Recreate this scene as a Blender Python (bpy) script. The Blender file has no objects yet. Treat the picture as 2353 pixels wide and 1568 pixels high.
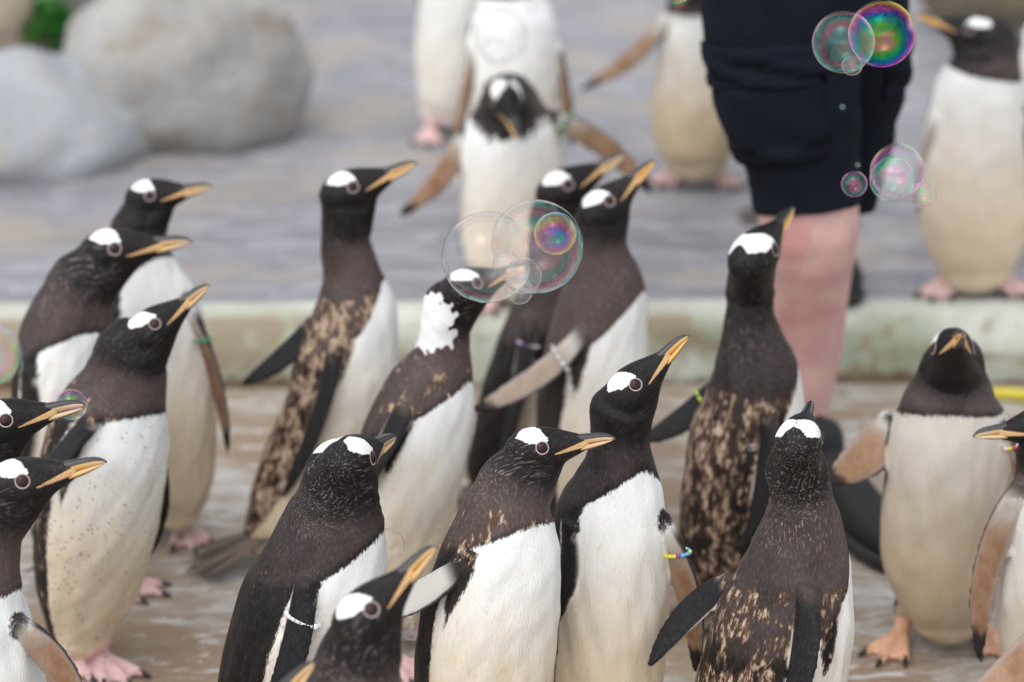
import bpy, math, random
import numpy as np
from mathutils import Vector, Matrix, noise as mnoise

# ------------------------------------------------------------------ camera, world, sun, exposure
SC = bpy.context.scene
COL = SC.collection
K = 1.135                       # metres per survey unit
PITCH = math.radians(20.0)
FPX = 6500.0                    # focal length in pixels of a 2353 px wide picture
W, H = 2353.0, 1568.0
CAM = np.array([0.0, 0.0, 1.747 * K])
FWD = np.array([0.0, math.cos(PITCH), -math.sin(PITCH)])
UPV = np.array([0.0, math.sin(PITCH), math.cos(PITCH)])
RGT = np.array([1.0, 0.0, 0.0])

cam_d = bpy.data.cameras.new('camera')
cam_d.sensor_width = 36.0
cam_d.lens = 36.0 * FPX / W
cam_d.clip_start = 0.05
cam_d.clip_end = 2000
cam = bpy.data.objects.new('camera', cam_d)
COL.objects.link(cam)
cam.location = CAM
cam.rotation_euler = (math.pi / 2 - PITCH, 0, 0)
cam_d.dof.use_dof = True
cam_d.dof.focus_distance = 3.78
cam_d.dof.aperture_fstop = 2.35
SC.camera = cam

SUN_EL, SUN_AZ = math.radians(62), math.radians(-150)   # azimuth measured from +Y towards +X
world = bpy.data.worlds.new('World')
SC.world = world
world.use_nodes = True
wn = world.node_tree
bg = wn.nodes['Background']
sky = wn.nodes.new('ShaderNodeTexSky')
sky.sky_type = 'NISHITA'
sky.sun_disc = False
sky.sun_elevation = SUN_EL
sky.sun_rotation = SUN_AZ
sky.air_density = 1.0
sky.dust_density = 2.0
hs_ = wn.nodes.new('ShaderNodeHueSaturation')
hs_.inputs['Saturation'].default_value = 0.30
wn.links.new(sky.outputs[0], hs_.inputs['Color'])
wn.links.new(hs_.outputs[0], bg.inputs['Color'])
bg.inputs['Strength'].default_value = 0.15

sun_d = bpy.data.lights.new('sun', 'SUN')
sun_d.energy = 1.3
sun_d.angle = math.radians(110)
sun_d.color = (1.0, 0.97, 0.93)
sun = bpy.data.objects.new('sun', sun_d)
COL.objects.link(sun)
sd = Vector((math.sin(SUN_AZ) * math.cos(SUN_EL), math.cos(SUN_AZ) * math.cos(SUN_EL), math.sin(SUN_EL)))
sun.rotation_euler = sd.to_track_quat('Z', 'Y').to_euler()
sun.location = (0, 0, 8)

SC.view_settings.view_transform = 'Standard'
SC.view_settings.look = 'None'
SC.view_settings.gamma = 1.0
SC.view_settings.exposure = 0.54
SC.view_settings.use_curve_mapping = False
SC.render.engine = 'CYCLES'
SC.cycles.use_denoising = True
SC.cycles.max_bounces = 10
SC.cycles.transmission_bounces = 10
SC.cycles.transparent_max_bounces = 16
SC.cycles.caustics_reflective = True
SC.cycles.caustics_refractive = True

rng = random.Random(7)
STEP = 0.12 * K                  # height of the terrace above the ground
KERB_Y = 4.575 * K

# ------------------------------------------------------------------ survey helpers
def ray(x, y):
    return FWD + (x - W / 2) / FPX * RGT - (y - H / 2) / FPX * UPV

def at(x, y, Y):
    """point on the vertical plane Y metres in front of the camera"""
    d = ray(x, y)
    return CAM + d * (Y / d[1])

def on_ground(x, y, z=0.0):
    d = ray(x, y)
    return CAM + d * ((z - CAM[2]) / d[2])

def scale_at(p):
    return FPX / float(np.dot(p - CAM, FWD))

def nrm(v):
    v = np.asarray(v, float)
    return v / (np.linalg.norm(v) + 1e-12)

def sstep(a, b, x):
    t = np.clip((x - a) / (b - a), 0, 1)
    return t * t * (3 - 2 * t)

# ------------------------------------------------------------------ node helper
class NT:
    def __init__(self, name, principled=True):
        self.m = bpy.data.materials.new(name)
        self.m.use_nodes = True
        self.t = self.m.node_tree
        self.p = self.t.nodes['Principled BSDF']
        self.out = self.t.nodes['Material Output']

    def n(self, typ, **kw):
        nd = self.t.nodes.new(typ)
        for k, v in kw.items():
            setattr(nd, k, v)
        return nd

    def put(self, sock, v):
        if hasattr(v, 'is_linked') or isinstance(v, bpy.types.NodeSocket):
            self.t.links.new(v, sock)
        elif isinstance(v, (tuple, list)):
            if len(v) == 3 and sock.type == 'RGBA':
                v = (*v, 1.0)
            sock.default_value = v
        else:
            sock.default_value = v

    def attr(self, name, out='Fac'):
        nd = self.n('ShaderNodeAttribute', attribute_name=name)
        return nd.outputs[out]

    def ma(self, op, a, b=None, c=None, clamp=False):
        nd = self.n('ShaderNodeMath', operation=op, use_clamp=clamp)
        self.put(nd.inputs[0], a)
        if b is not None:
            self.put(nd.inputs[1], b)
        if c is not None:
            self.put(nd.inputs[2], c)
        return nd.outputs[0]

    def add(self, a, b): return self.ma('ADD', a, b)
    def sub(self, a, b): return self.ma('SUBTRACT', a, b)
    def mul(self, a, b): return self.ma('MULTIPLY', a, b)
    def mad(self, a, b, c): return self.ma('MULTIPLY_ADD', a, b, c)

    def ss(self, x, a, b):
        nd = self.n('ShaderNodeMapRange', interpolation_type='SMOOTHSTEP')
        self.put(nd.inputs[0], x)
        self.put(nd.inputs[1], a)
        self.put(nd.inputs[2], b)
        return nd.outputs[0]

    def mix(self, f, a, b):
        nd = self.n('ShaderNodeMix', data_type='RGBA')
        self.put(nd.inputs[0], f)
        self.put(nd.inputs[6], a)
        self.put(nd.inputs[7], b)
        return nd.outputs[2]

    def vm(self, v, s):
        nd = self.n('ShaderNodeVectorMath', operation='MULTIPLY')
        self.put(nd.inputs[0], v)
        nd.inputs[1].default_value = s
        return nd.outputs[0]

    def noise(self, v, scale=1.0, detail=2.0, rough=0.5, dist=0.0):
        nd = self.n('ShaderNodeTexNoise')
        self.put(nd.inputs['Vector'], v)
        nd.inputs['Scale'].default_value = scale
        nd.inputs['Detail'].default_value = detail
        nd.inputs['Roughness'].default_value = rough
        nd.inputs['Distortion'].default_value = dist
        return nd.outputs[0]

    def geo(self):
        return self.n('ShaderNodeNewGeometry').outputs['Position']

    def bump(self, h, strength, dist=0.01):
        nd = self.n('ShaderNodeBump')
        self.put(nd.inputs['Height'], h)
        nd.inputs['Strength'].default_value = strength
        nd.inputs['Distance'].default_value = dist
        self.t.links.new(nd.outputs[0], self.p.inputs['Normal'])

    def base(self, c): self.put(self.p.inputs['Base Color'], c)
    def rough(self, r): self.put(self.p.inputs['Roughness'], r)

def simple(name, col, rough=0.5, var=0.0, scale=60, spec=None, coat=0):
    t = NT(name)
    if var:
        f = t.noise(t.geo(), scale, 4, 0.6)
        t.base(t.mix(f, tuple(max(0, c * (1 - var)) for c in col), tuple(min(1, c * (1 + var)) for c in col)))
    else:
        t.base(col)
    t.rough(rough)
    if spec is not None:
        t.p.inputs['Specular IOR Level'].default_value = spec
    if coat:
        t.p.inputs['Coat Weight'].default_value = coat
        t.p.inputs['Coat Roughness'].default_value = 0.05
    return t.m

# ------------------------------------------------------------------ materials
def mat_plumage():
    t = NT('penguin_plumage')
    rest = t.attr('rest', 'Vector')
    fine = t.noise(t.vm(rest, (420, 420, 110)), 1, 2, 0.6)
    med = t.noise(t.vm(rest, (120, 120, 45)), 1, 3, 0.6)
    big = t.noise(t.vm(rest, (30, 30, 18)), 1, 3, 0.6)
    # jagged feather edge between black and white
    jit = t.add(t.mul(t.sub(fine, .5), .012), t.mul(t.sub(med, .5), .009))
    dk = t.ss(t.add(t.attr('dk'), jit), -.0026, .0026)
    pt = t.ss(t.add(t.attr('patch'), t.mul(jit, .40)), -.0006, .0006)
    # dark feathers
    tone = t.attr('tone')
    dark = t.mix(t.ss(t.add(t.mul(tone, 1.1), t.mul(t.sub(big, .5), .4)), 0.12, 1.0), (.0062, .005, .0052), (.082, .060, .058))
    dark = t.mix(t.mul(t.ss(med, .40, .75), t.mad(tone, .3, .16)), dark, (.055, .037, .032))
    tip = t.ss(fine, .52, .74)
    dark = t.mix(t.mul(tip, t.mad(tone, .42, .03)), dark, (.24, .19, .175))
    # pale worn feather tips on nape and cheeks
    wv = t.n('ShaderNodeVectorMath', operation='ADD')
    t.t.links.new(rest, wv.inputs[0])
    nz = t.n('ShaderNodeTexNoise')
    t.t.links.new(t.vm(rest, (45, 45, 45)), nz.inputs['Vector'])
    nz.inputs['Scale'].default_value = 1
    off = t.vm(nz.outputs['Color'], (.005, .005, .005))
    t.t.links.new(off, wv.inputs[1])
    flk = t.noise(t.vm(wv.outputs[0], (400, 400, 42)), 1, 1.5, .5)
    fm = t.mul(t.ss(flk, .54, .70), t.mul(t.attr('fleck'), t.mad(big, .9, .35)))
    dark = t.mix(fm, dark, t.mix(med, (.12, .09, .083), (.30, .25, .235)))
    # moult: old brown and cream feathers showing through
    mo = t.noise(t.vm(rest, (50, 50, 27)), 1, 4, .62, .3)
    mo2 = t.noise(t.vm(rest, (190, 190, 60)), 1, 2, .6)
    thr = t.sub(.72, t.mul(t.attr('moult'), .22))
    mm = t.sub(t.add(t.mul(mo, .8), t.mul(mo2, .2)), thr)
    mcol = t.mix(t.ss(t.add(mm, t.mul(t.sub(mo2, .5), .45)), .0, .20), (.080, .042, .026), (.52, .39, .285))
    mfac = t.mul(t.ss(mm, -.045, .05), t.ss(t.attr('moult'), .02, .12))
    dark = t.mix(mfac, dark, mcol)
    # belly
    hg = t.attr('hgt')
    warm = t.attr('warm')
    hn = t.mul(t.ss(t.add(hg, t.mul(t.sub(big, .5), .35)), .02, .72), warm)
    wht = t.mix(hn, (.83, .845, .835), (.71, .56, .355))
    wht = t.mix(t.mul(t.ss(med, .45, .8), .16), wht, (.86, .86, .84))
    dirt = t.mul(t.ss(t.noise(t.vm(rest, (95, 95, 34)), 1, 5, .7), .54, .74), t.mul(t.ss(hg, .02, .3), t.mul(warm, .6)))
    wht = t.mix(dirt, wht, (.70, .42, .19))
    wht = t.mix(t.mul(t.ss(t.noise(t.vm(rest, (70, 70, 22)), 1, 3, .6), .58, .75), t.mul(hg, .35)), wht, (.50, .42, .32))
    wht = t.mix(t.mul(t.ss(fine, .48, .75), .17), wht, (.46, .43, .40))
    wht = t.mix(t.mul(t.attr('dirty'), t.mad(big, .5, .6)), wht, (.42, .345, .26))
    vo = t.n('ShaderNodeTexVoronoi')
    t.t.links.new(t.vm(rest, (105, 105, 105)), vo.inputs['Vector'])
    vo.inputs['Scale'].default_value = 1
    sp = t.mul(t.ss(vo.outputs['Distance'], .20, .12), t.mul(t.attr('speck'), t.ss(big, .42, .56)))
    wht = t.mix(sp, wht, (.05, .045, .04))
    col = t.mix(dk, wht, dark)
    col = t.mix(pt, col, (.84, .84, .835))
    # flippers
    fl, un, fu, fv = t.attr('fl'), t.attr('und'), t.attr('fu'), t.attr('fv')
    afv = t.ma('ABSOLUTE', fv)
    outer = t.mix(t.ss(fine, .45, .75), (.012, .0115, .013), (.030, .028, .031))
    outer = t.mix(t.mul(t.ss(fv, -.86, -.97), t.ss(fu, .98, .85)), outer, (.62, .55, .50))
    cen = t.mix(t.ss(t.add(fu, t.mul(t.sub(big, .5), .4)), .04, .34), (.50, .48, .44), t.mix(t.ss(big, .3, .7), (.22, .115, .06), (.34, .22, .145)))
    under = t.mix(t.ss(t.add(afv, t.mul(t.sub(med, .5), .25)), .55, .95), cen, (.30, .245, .21))
    under = t.mix(t.attr('upale'), under, (.50, .49, .455))
    under = t.mix(t.ss(t.add(fv, t.mul(t.sub(med, .5), .16)), .76, .92), under, (.045, .034, .032))
    under = t.mix(t.ss(t.add(fu, t.mul(t.sub(med, .5), .12)), .80, .88), under, (.022, .017, .016))
    flc = t.mix(un, outer, under)
    col = t.mix(fl, col, flc)
    # feet
    ft = t.attr('foot')
    warmf = t.attr('footwarm')
    pk = t.mix(t.ss(med, .3, .7), t.mix(warmf, (.64, .40, .38), (.64, .35, .21)), t.mix(warmf, (.76, .56, .54), (.76, .48, .33)))
    pk = t.mix(t.mul(t.ss(fine, .5, .8), .3), pk, (.42, .28, .25))
    col = t.mix(ft, col, pk)
    # yellow skin line at the gape
    col = t.mix(t.ss(t.attr('gape'), -.0006, .0006), col, t.mix(med, (.55, .33, .13), (.66, .42, .22)))
    t.base(col)
    t.rough(t.mad(dk, -.14, .68))
    t.p.inputs['Specular IOR Level'].default_value = .22
    t.p.inputs['Sheen Weight'].default_value = .0
    t.p.inputs['Sheen Roughness'].default_value = .5
    t.bump(t.add(t.mul(fine, .6), t.mul(flk, .5)), .55, .003)
    return t.m

def mat_bill(lower):
    t = NT('lower_bill_horn' if lower else 'upper_bill_horn')
    bx, bz = t.attr('bx'), t.attr('bz')
    n = t.noise(t.vm(t.attr('rest', 'Vector'), (60, 60, 20)), 1, 3)
    org = t.mix(t.ss(bx, .35, .95), t.mix(t.attr('bwarm'), (.58, .43, .24), (.70, .36, .07)), t.mix(t.attr('bwarm'), (.62, .52, .38), (.70, .42, .14)))
    org = t.mix(t.mul(t.ss(n, .4, .8), .35), org, (.40, .27, .14))
    blk = (.016, .015, .016)
    if lower:
        col = t.mix(t.ss(t.add(bx, t.mul(t.sub(n, .5), .1)), .90, .97), org, (.05, .045, .04))
        col = t.mix(t.ss(bz, .30, .12), col, (.05, .035, .025))
    else:
        k = t.add(bz, t.mul(t.sub(n, .5), .14))
        col = t.mix(t.ss(k, .40, .50), org, blk)
        col = t.mix(t.ss(bx, .93, .985), col, (.07, .065, .06))
    t.base(col)
    t.rough(.33)
    t.p.inputs['Coat Weight'].default_value = .25
    t.bump(n, .08, .002)
    return t.m

def mat_eye():
    t = NT('penguin_eye')
    r = t.attr('rad')
    c = t.mix(t.ss(r, .30, .38), (.003, .003, .003), (.034, .010, .007))
    c = t.mix(t.ss(r, .80, .95), c, (.02, .008, .006))
    t.base(c)
    t.rough(.10)
    t.p.inputs['Specular IOR Level'].default_value = .28
    return t.m

def mat_bubble():
    t = NT('soap_film')
    p = t.p
    pos = t.n('ShaderNodeTexCoord').outputs['Object']
    sep = t.n('ShaderNodeSeparateXYZ')
    t.t.links.new(t.attr('bub', 'Vector'), sep.inputs[0])
    n = t.noise(t.vm(t.attr('bub', 'Vector'), (1.2, 1.2, 3.2)), 1, 3, .6, 1.2)
    th = t.add(t.add(t.attr('film'), t.mul(sep.outputs[2], -60)), t.mul(t.sub(n, .5), 170))
    p.inputs['Base Color'].default_value = (1, 1, 1, 1)
    p.inputs['Roughness'].default_value = 0
    p.inputs['Transmission Weight'].default_value = 1
    p.inputs['IOR'].default_value = 1.001
    p.inputs['Thin Film IOR'].default_value = 1.36
    t.put(p.inputs['Thin Film Thickness'], th)
    return t.m

def mat_ground(name, terrace):
    t = NT(name)
    g = t.geo()
    a = t.noise(t.vm(g, (1.1, 5.5, 1)), 1.6, 5, .62)
    b = t.noise(t.vm(g, (2.2, 6.5, 1)), 3.0, 5, .68, 1.1)
    c = t.noise(g, 70, 4, .65)
    d = t.noise(t.vm(g, (.9, 1.6, 1)), 2.1, 4, .6)
    if terrace:
        col = t.mix(t.ss(a, .3, .7), (.175, .175, .20), (.285, .28, .305))
        col = t.mix(t.mul(t.ss(b, .45, .66), .7), col, (.44, .445, .475))
        col = t.mix(t.mul(t.ss(d, .50, .64), .75), col, (.37, .325, .27))
        col = t.mix(t.mul(t.ss(b, .42, .25), .5), col, (.19, .175, .19))
    else:
        col = t.mix(t.ss(a, .3, .7), (.275, .205, .135), (.40, .345, .285))
        col = t.mix(t.mul(t.ss(b, .44, .60), .8), col, (.52, .515, .505))
        col = t.mix(t.mul(t.ss(d, .46, .58), .85), col, (.27, .185, .115))
        col = t.mix(t.mul(t.ss(t.noise(t.vm(g, (3, 9, 1)), 4, 5, .66, 1.0), .545, .66), .8), col, (.66, .67, .675))
        col = t.mix(t.mul(t.ss(t.noise(g, 9, 3), .6, .75), .35), col, (.36, .40, .30))
    col = t.mix(t.mul(c, .25), col, (.16, .135, .11))
    t.base(col)
    t.rough(t.mad(a, .5, .22))
    t.p.inputs['Specular IOR Level'].default_value = .35
    t.bump(t.add(t.mul(c, .4), t.mul(b, .8)), .35, .012)
    return t.m

def mat_kerb():
    t = NT('kerb_concrete')
    g = t.geo()
    a = t.noise(g, 5.5, 5, .65)
    b = t.noise(g, 14, 4, .6)
    nz = t.n('ShaderNodeSeparateXYZ')
    t.t.links.new(g, nz.inputs[0])
    z = nz.outputs[2]
    col = t.mix(t.ss(a, .38, .60), (.33, .36, .26), (.55, .57, .50))
    col = t.mix(t.mul(t.ss(t.noise(t.vm(g, (1, 1, 1.6)), 3.6, 4, .65, .6), .50, .62), .85), col, (.26, .20, .13))
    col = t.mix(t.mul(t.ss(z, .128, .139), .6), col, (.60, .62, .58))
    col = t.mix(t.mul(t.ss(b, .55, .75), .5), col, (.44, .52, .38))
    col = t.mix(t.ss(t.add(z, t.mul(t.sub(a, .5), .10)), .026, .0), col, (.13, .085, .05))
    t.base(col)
    t.rough(.75)
    t.bump(t.add(a, t.mul(b, .5)), .5, .02)
    return t.m

def mat_rock(name, c1, c2, c3):
    t = NT(name)
    g = t.geo()
    a = t.noise(g, 3.2, 5, .6, .3)
    b = t.noise(g, 9, 5, .65)
    c = t.noise(g, 45, 4, .65)
    col = t.mix(t.ss(a, .35, .65), c1, c2)
    col = t.mix(t.mul(t.ss(b, .50, .68), .7), col, c3)
    col = t.mix(t.mul(c, .3), col, tuple(x * .6 for x in c1))
    t.base(col)
    t.rough(.8)
    t.bump(t.add(b, t.mul(c, .4)), .6, .03)
    return t.m

PLUM = mat_plumage()
BILL_U, BILL_L = mat_bill(False), mat_bill(True)
EYE = mat_eye()
RING = simple('eye_ring_skin', (.40, .335, .345), .6, .25, 500)
CLAW = simple('black_claw', (.018, .016, .016), .4)
FILM = mat_bubble()
TAILM = NT('tail_quill')
_a = TAILM.noise(TAILM.vm(TAILM.attr('rest', 'Vector'), (300, 300, 12)), 1, 3)
TAILM.base(TAILM.mix(TAILM.ss(_a, .35, .7), (.03, .022, .018), (.20, .15, .12)))
TAILM.rough(.6)
TAILM = TAILM.m
BEADS = {k: simple('bead_' + k, c, .35, coat=.3) for k, c in {
    'green': (.01, .32, .10), 'yellow': (.75, .68, .05), 'purple': (.25, .04, .30), 'white': (.78, .78, .78),
    'blue': (.12, .42, .62), 'red': (.55, .04, .04), 'grey': (.38, .38, .40), 'pale_purple': (.55, .45, .60),
    'dark': (.05, .03, .04)}.items()}

# ------------------------------------------------------------------ mesh helpers
def link(name, verts, faces, mat, parent=None, smooth=True):
    me = bpy.data.meshes.new(name)
    me.from_pydata([tuple(map(float, v)) for v in verts], [], faces)
    me.update()
    o = bpy.data.objects.new(name, me)
    COL.objects.link(o)
    if mat:
        me.materials.append(mat)
    if smooth:
        me.polygons.foreach_set('use_smooth', [True] * len(me.polygons))
    if parent is not None:
        o.parent = parent
    return o

def fattr(me, name, arr):
    a = me.attributes.new(name, 'FLOAT', 'POINT')
    a.data.foreach_set('value', np.ascontiguousarray(arr, dtype=np.float32))

def vattr(me, name, arr):
    a = me.attributes.new(name, 'FLOAT_VECTOR', 'POINT')
    a.data.foreach_set('vector', np.ascontiguousarray(arr, dtype=np.float32).ravel())

def thing(name, loc, label, cat, group=None):
    o = bpy.data.objects.new(name, None)
    COL.objects.link(o)
    o.empty_display_size = .05
    o.location = tuple(map(float, loc))
    tag(o, label, cat, group)
    return o

def tag(o, label=None, cat=None, group=None, kind=None):
    for k, v in (('label', label), ('category', cat), ('group', group), ('kind', kind)):
        if v:
            o[k] = v
    return o

class Shells:
    """closed shells gathered before they are fused into one skin"""
    def __init__(self):
        self.v, self.f, self.n = [], [], 0

    def add(self, v, f):
        self.v.extend(map(tuple, np.asarray(v, float)))
        self.f.extend([tuple(i + self.n for i in q) for q in f])
        self.n += len(v)

def tube(C, A, B, RA, RB, seg=28, cap=True, sq=1.0):
    """closed loft: centres C, ring axes A, B, radii RA, RB"""
    v, f = [], []
    n = len(C)
    th = np.linspace(0, 2 * math.pi, seg, endpoint=False)
    ct, st = np.cos(th), np.sin(th)
    if sq != 1.0:
        ct = np.sign(ct) * np.abs(ct) ** sq
        st = np.sign(st) * np.abs(st) ** sq
    for i in range(n):
        for k in range(seg):
            v.append(C[i] + A[i] * RA[i] * ct[k] + B[i] * RB[i] * st[k])
    for i in range(n - 1):
        for k in range(seg):
            a, b = i * seg + k, i * seg + (k + 1) % seg
            f.append((a, b, b + seg, a + seg))
    if cap:
        v.append(C[0]); v.append(C[-1])
        b0, b1 = len(v) - 2, len(v) - 1
        for k in range(seg):
            f.append(((k + 1) % seg, k, b0))
            f.append(((n - 1) * seg + k, (n - 1) * seg + (k + 1) % seg, b1))
    return np.array(v), f

def limb(p0, p1, r0, r1, seg=12, n=5, dome=True):
    """tapered capsule"""
    p0, p1 = np.asarray(p0, float), np.asarray(p1, float)
    t = nrm(p1 - p0)
    a = nrm(np.cross(t, [0.3, 0.9, 0.25])); b = np.cross(t, a)
    C, R = [], []
    if dome:
        for q in (1.0, .7, .3):
            C.append(p0 - t * r0 * q); R.append(r0 * math.sqrt(max(.01, 1 - q * q)))
    for i in range(n):
        u = i / (n - 1)
        C.append(p0 + (p1 - p0) * u); R.append(r0 + (r1 - r0) * u)
    if dome:
        for q in (.3, .7, 1.0):
            C.append(p1 + t * r1 * q); R.append(r1 * math.sqrt(max(.01, 1 - q * q)))
    m = len(C)
    return tube(C, [a] * m, [b] * m, R, R, seg)

def catmull(P, n):
    """P: (m,k) control rows, resampled to n rows by chord length of the first three columns"""
    P = np.asarray(P, float)
    d = np.r_[0, np.cumsum(np.linalg.norm(np.diff(P[:, :3], axis=0), axis=1))]
    Q = np.vstack([2 * P[0] - P[1], P, 2 * P[-1] - P[-2]])
    out = []
    for s in np.linspace(0, d[-1], n):
        i = min(max(np.searchsorted(d, s) - 1, 0), len(P) - 2)
        u = (s - d[i]) / (d[i + 1] - d[i])
        p0, p1, p2, p3 = Q[i], Q[i + 1], Q[i + 2], Q[i + 3]
        out.append(.5 * (2 * p1 + (p2 - p0) * u + (2 * p0 - 5 * p1 + 4 * p2 - p3) * u * u + (3 * p1 - p0 - 3 * p2 + p3) * u ** 3))
    return np.array(out)

def fuse(sh, size, iters=6):
    """voxel-fuse shells into one continuous skin; returns mesh and its smoothed vertices"""
    me = bpy.data.meshes.new('tmp')
    me.from_pydata(sh.v, [], sh.f)
    o = bpy.data.objects.new('tmp', me)
    COL.objects.link(o)
    md = o.modifiers.new('r', 'REMESH')
    md.mode = 'VOXEL'
    md.voxel_size = size
    dg = bpy.context.evaluated_depsgraph_get()
    dg.update()
    m2 = bpy.data.meshes.new_from_object(o.evaluated_get(dg))
    bpy.data.objects.remove(o)
    bpy.data.meshes.remove(me)
    n = len(m2.vertices)
    v = np.empty(n * 3, np.float32); m2.vertices.foreach_get('co', v)
    v = v.reshape(-1, 3).astype(float)
    e = np.empty(len(m2.edges) * 2, np.int32); m2.edges.foreach_get('vertices', e)
    e = e.reshape(-1, 2)
    deg = np.bincount(e.ravel(), minlength=n).astype(float)
    for it in range(iters):
        for lam in (.55, -.50):
            acc = np.zeros_like(v)
            for k in range(3):
                acc[:, k] = np.bincount(e[:, 0], v[e[:, 1], k], n) + np.bincount(e[:, 1], v[e[:, 0], k], n)
            v += lam * (acc / deg[:, None] - v)
    return m2, v

# ------------------------------------------------------------------ penguin head in head units (1 unit = HU metres): x to the bill tip, y left, z up, origin between the eyes
HU = .01 * K
HEAD = np.array([  # x, top, bottom, half width
    (-5.0, .85, -1.2, 1.0), (-4.4, 1.75, -2.0, 2.0), (-3.0, 2.6, -2.85, 2.75), (-1.5, 2.92, -3.15, 2.98), (0, 2.82, -3.2, 2.78),
    (1.4, 2.5, -2.95, 2.32), (2.6, 2.02, -2.45, 1.86), (3.8, 1.5, -1.98, 1.42), (5.0, 1.02, -1.55, 1.05), (5.7, .80, -1.30, .84), (6.1, .55, -1.1, .6)])
PATCH = np.array([(-.35, 3.3), (.95, .85), (.65, .55), (-.4, .62), (-1.6, .85), (-3.2, 1.75), (-2.6, 3.3)])
UPB = np.array([  # x, top, mouth line, half width
    (3.6, 1.0, -.95, .95), (5.0, .98, -.62, .90), (6.2, .88, -.50, .74), (7.4, .76, -.46, .60), (8.4, .56, -.46, .45), (9.1, .26, -.52, .28), (9.6, -.22, -.50, .10)])
LOB = np.array([
    (3.6, -.9, -1.3, .86), (5.0, -.64, -1.32, .82), (6.2, -.52, -1.24, .68), (7.4, -.48, -1.06, .54), (8.4, -.48, -.84, .38), (8.95, -.52, -.70, .22), (9.25, -.56, -.62, .08)])

def poly_sd(P, x, z):
    """signed distance to polygon, positive inside"""
    n = len(P)
    d = np.full(x.shape, 1e9)
    ins = np.zeros(x.shape, bool)
    for i in range(n):
        a, b = P[i], P[(i + 1) % n]
        e = b - a
        wx, wz = x - a[0], z - a[1]
        t = np.clip((wx * e[0] + wz * e[1]) / (e @ e), 0, 1)
        d = np.minimum(d, np.hypot(wx - t * e[0], wz - t * e[1]))
        c = ((a[1] > z) != (b[1] > z)) & (x < (b[0] - a[0]) * (z - a[1]) / (b[1] - a[1] + 1e-12) + a[0])
        ins ^= c
    return np.where(ins, d, -d)

FLU = [0, .1, .25, .42, .58, .72, .85, .94, 1.0]
FLW = [.66, .82, .96, 1.0, .95, .82, .60, .38, .13]
FLT = [1.5, 1.15, .70, .5, .44, .40, .37, .34, .28]

class Flipper:
    def __init__(self, root, tip, roll, out, lead, wid, V, F):
        self.R, self.T = root, tip
        self.L = np.linalg.norm(tip - root)
        self.a = (tip - root) / self.L
        w0 = nrm(np.cross(self.a, V)); n0 = np.cross(w0, self.a)
        if n0 @ V > 0:
            n0 = -n0                      # n0 towards the camera
        c, s = math.cos(roll), math.sin(roll)
        self.w = w0 * c + n0 * s
        self.n = n0 * c - w0 * s
        if lead is None:
            lead = 1 if self.w @ F > 0 else -1
        self.w = self.w * lead            # w points to the leading edge
        self.out = out                    # +1: outer face towards camera
        self.W = wid
        self.th = .0105
        self.inner = np.zeros(3)
        self.bow = np.zeros(3)

    def bend(self, u):
        return .075 * self.L * 4 * u * (1 - u) - .03 * self.L * u

    def shell(self):
        us = np.r_[-.3, -.2, -.1, np.linspace(0, .9, 16), .94, .97, .99, 1.0]
        C, RA, RB = [], [], []
        for u in us:
            if u < 0:
                C.append(self.R + self.inner * (-u / .3) * .75 + self.a * self.L * u * .25)
            else:
                C.append(self.R + self.a * self.L * u + self.w * self.bend(u) + self.bow * 4 * u * (1 - u))
            RA.append(self.W * np.interp(u, FLU, FLW) * (1 + min(u, 0) * 1.6)); RB.append(self.th * np.interp(u, FLU, FLT))
        m = len(C)
        return tube(C, [self.w] * m, [self.n] * m, RA, RB, 24)

    def local(self, P):
        d = P - self.R
        u = d @ self.a / self.L
        uc = np.clip(u, 0, 1)
        d = d - self.bow[None] * (4 * uc * (1 - uc))[:, None]
        v = d @ self.w - self.bend(uc)
        n = d @ self.n
        hw = self.W * np.interp(uc, FLU, FLW); ht = self.th * np.interp(uc, FLU, FLT)
        k = np.sqrt((v / hw) ** 2 + (n / ht) ** 2)
        dist = (k - 1) * ht * 1.2
        dist = np.maximum(dist, np.maximum((u - 1) * self.L, -u * self.L))
        return u, v / hw, n, dist

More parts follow.
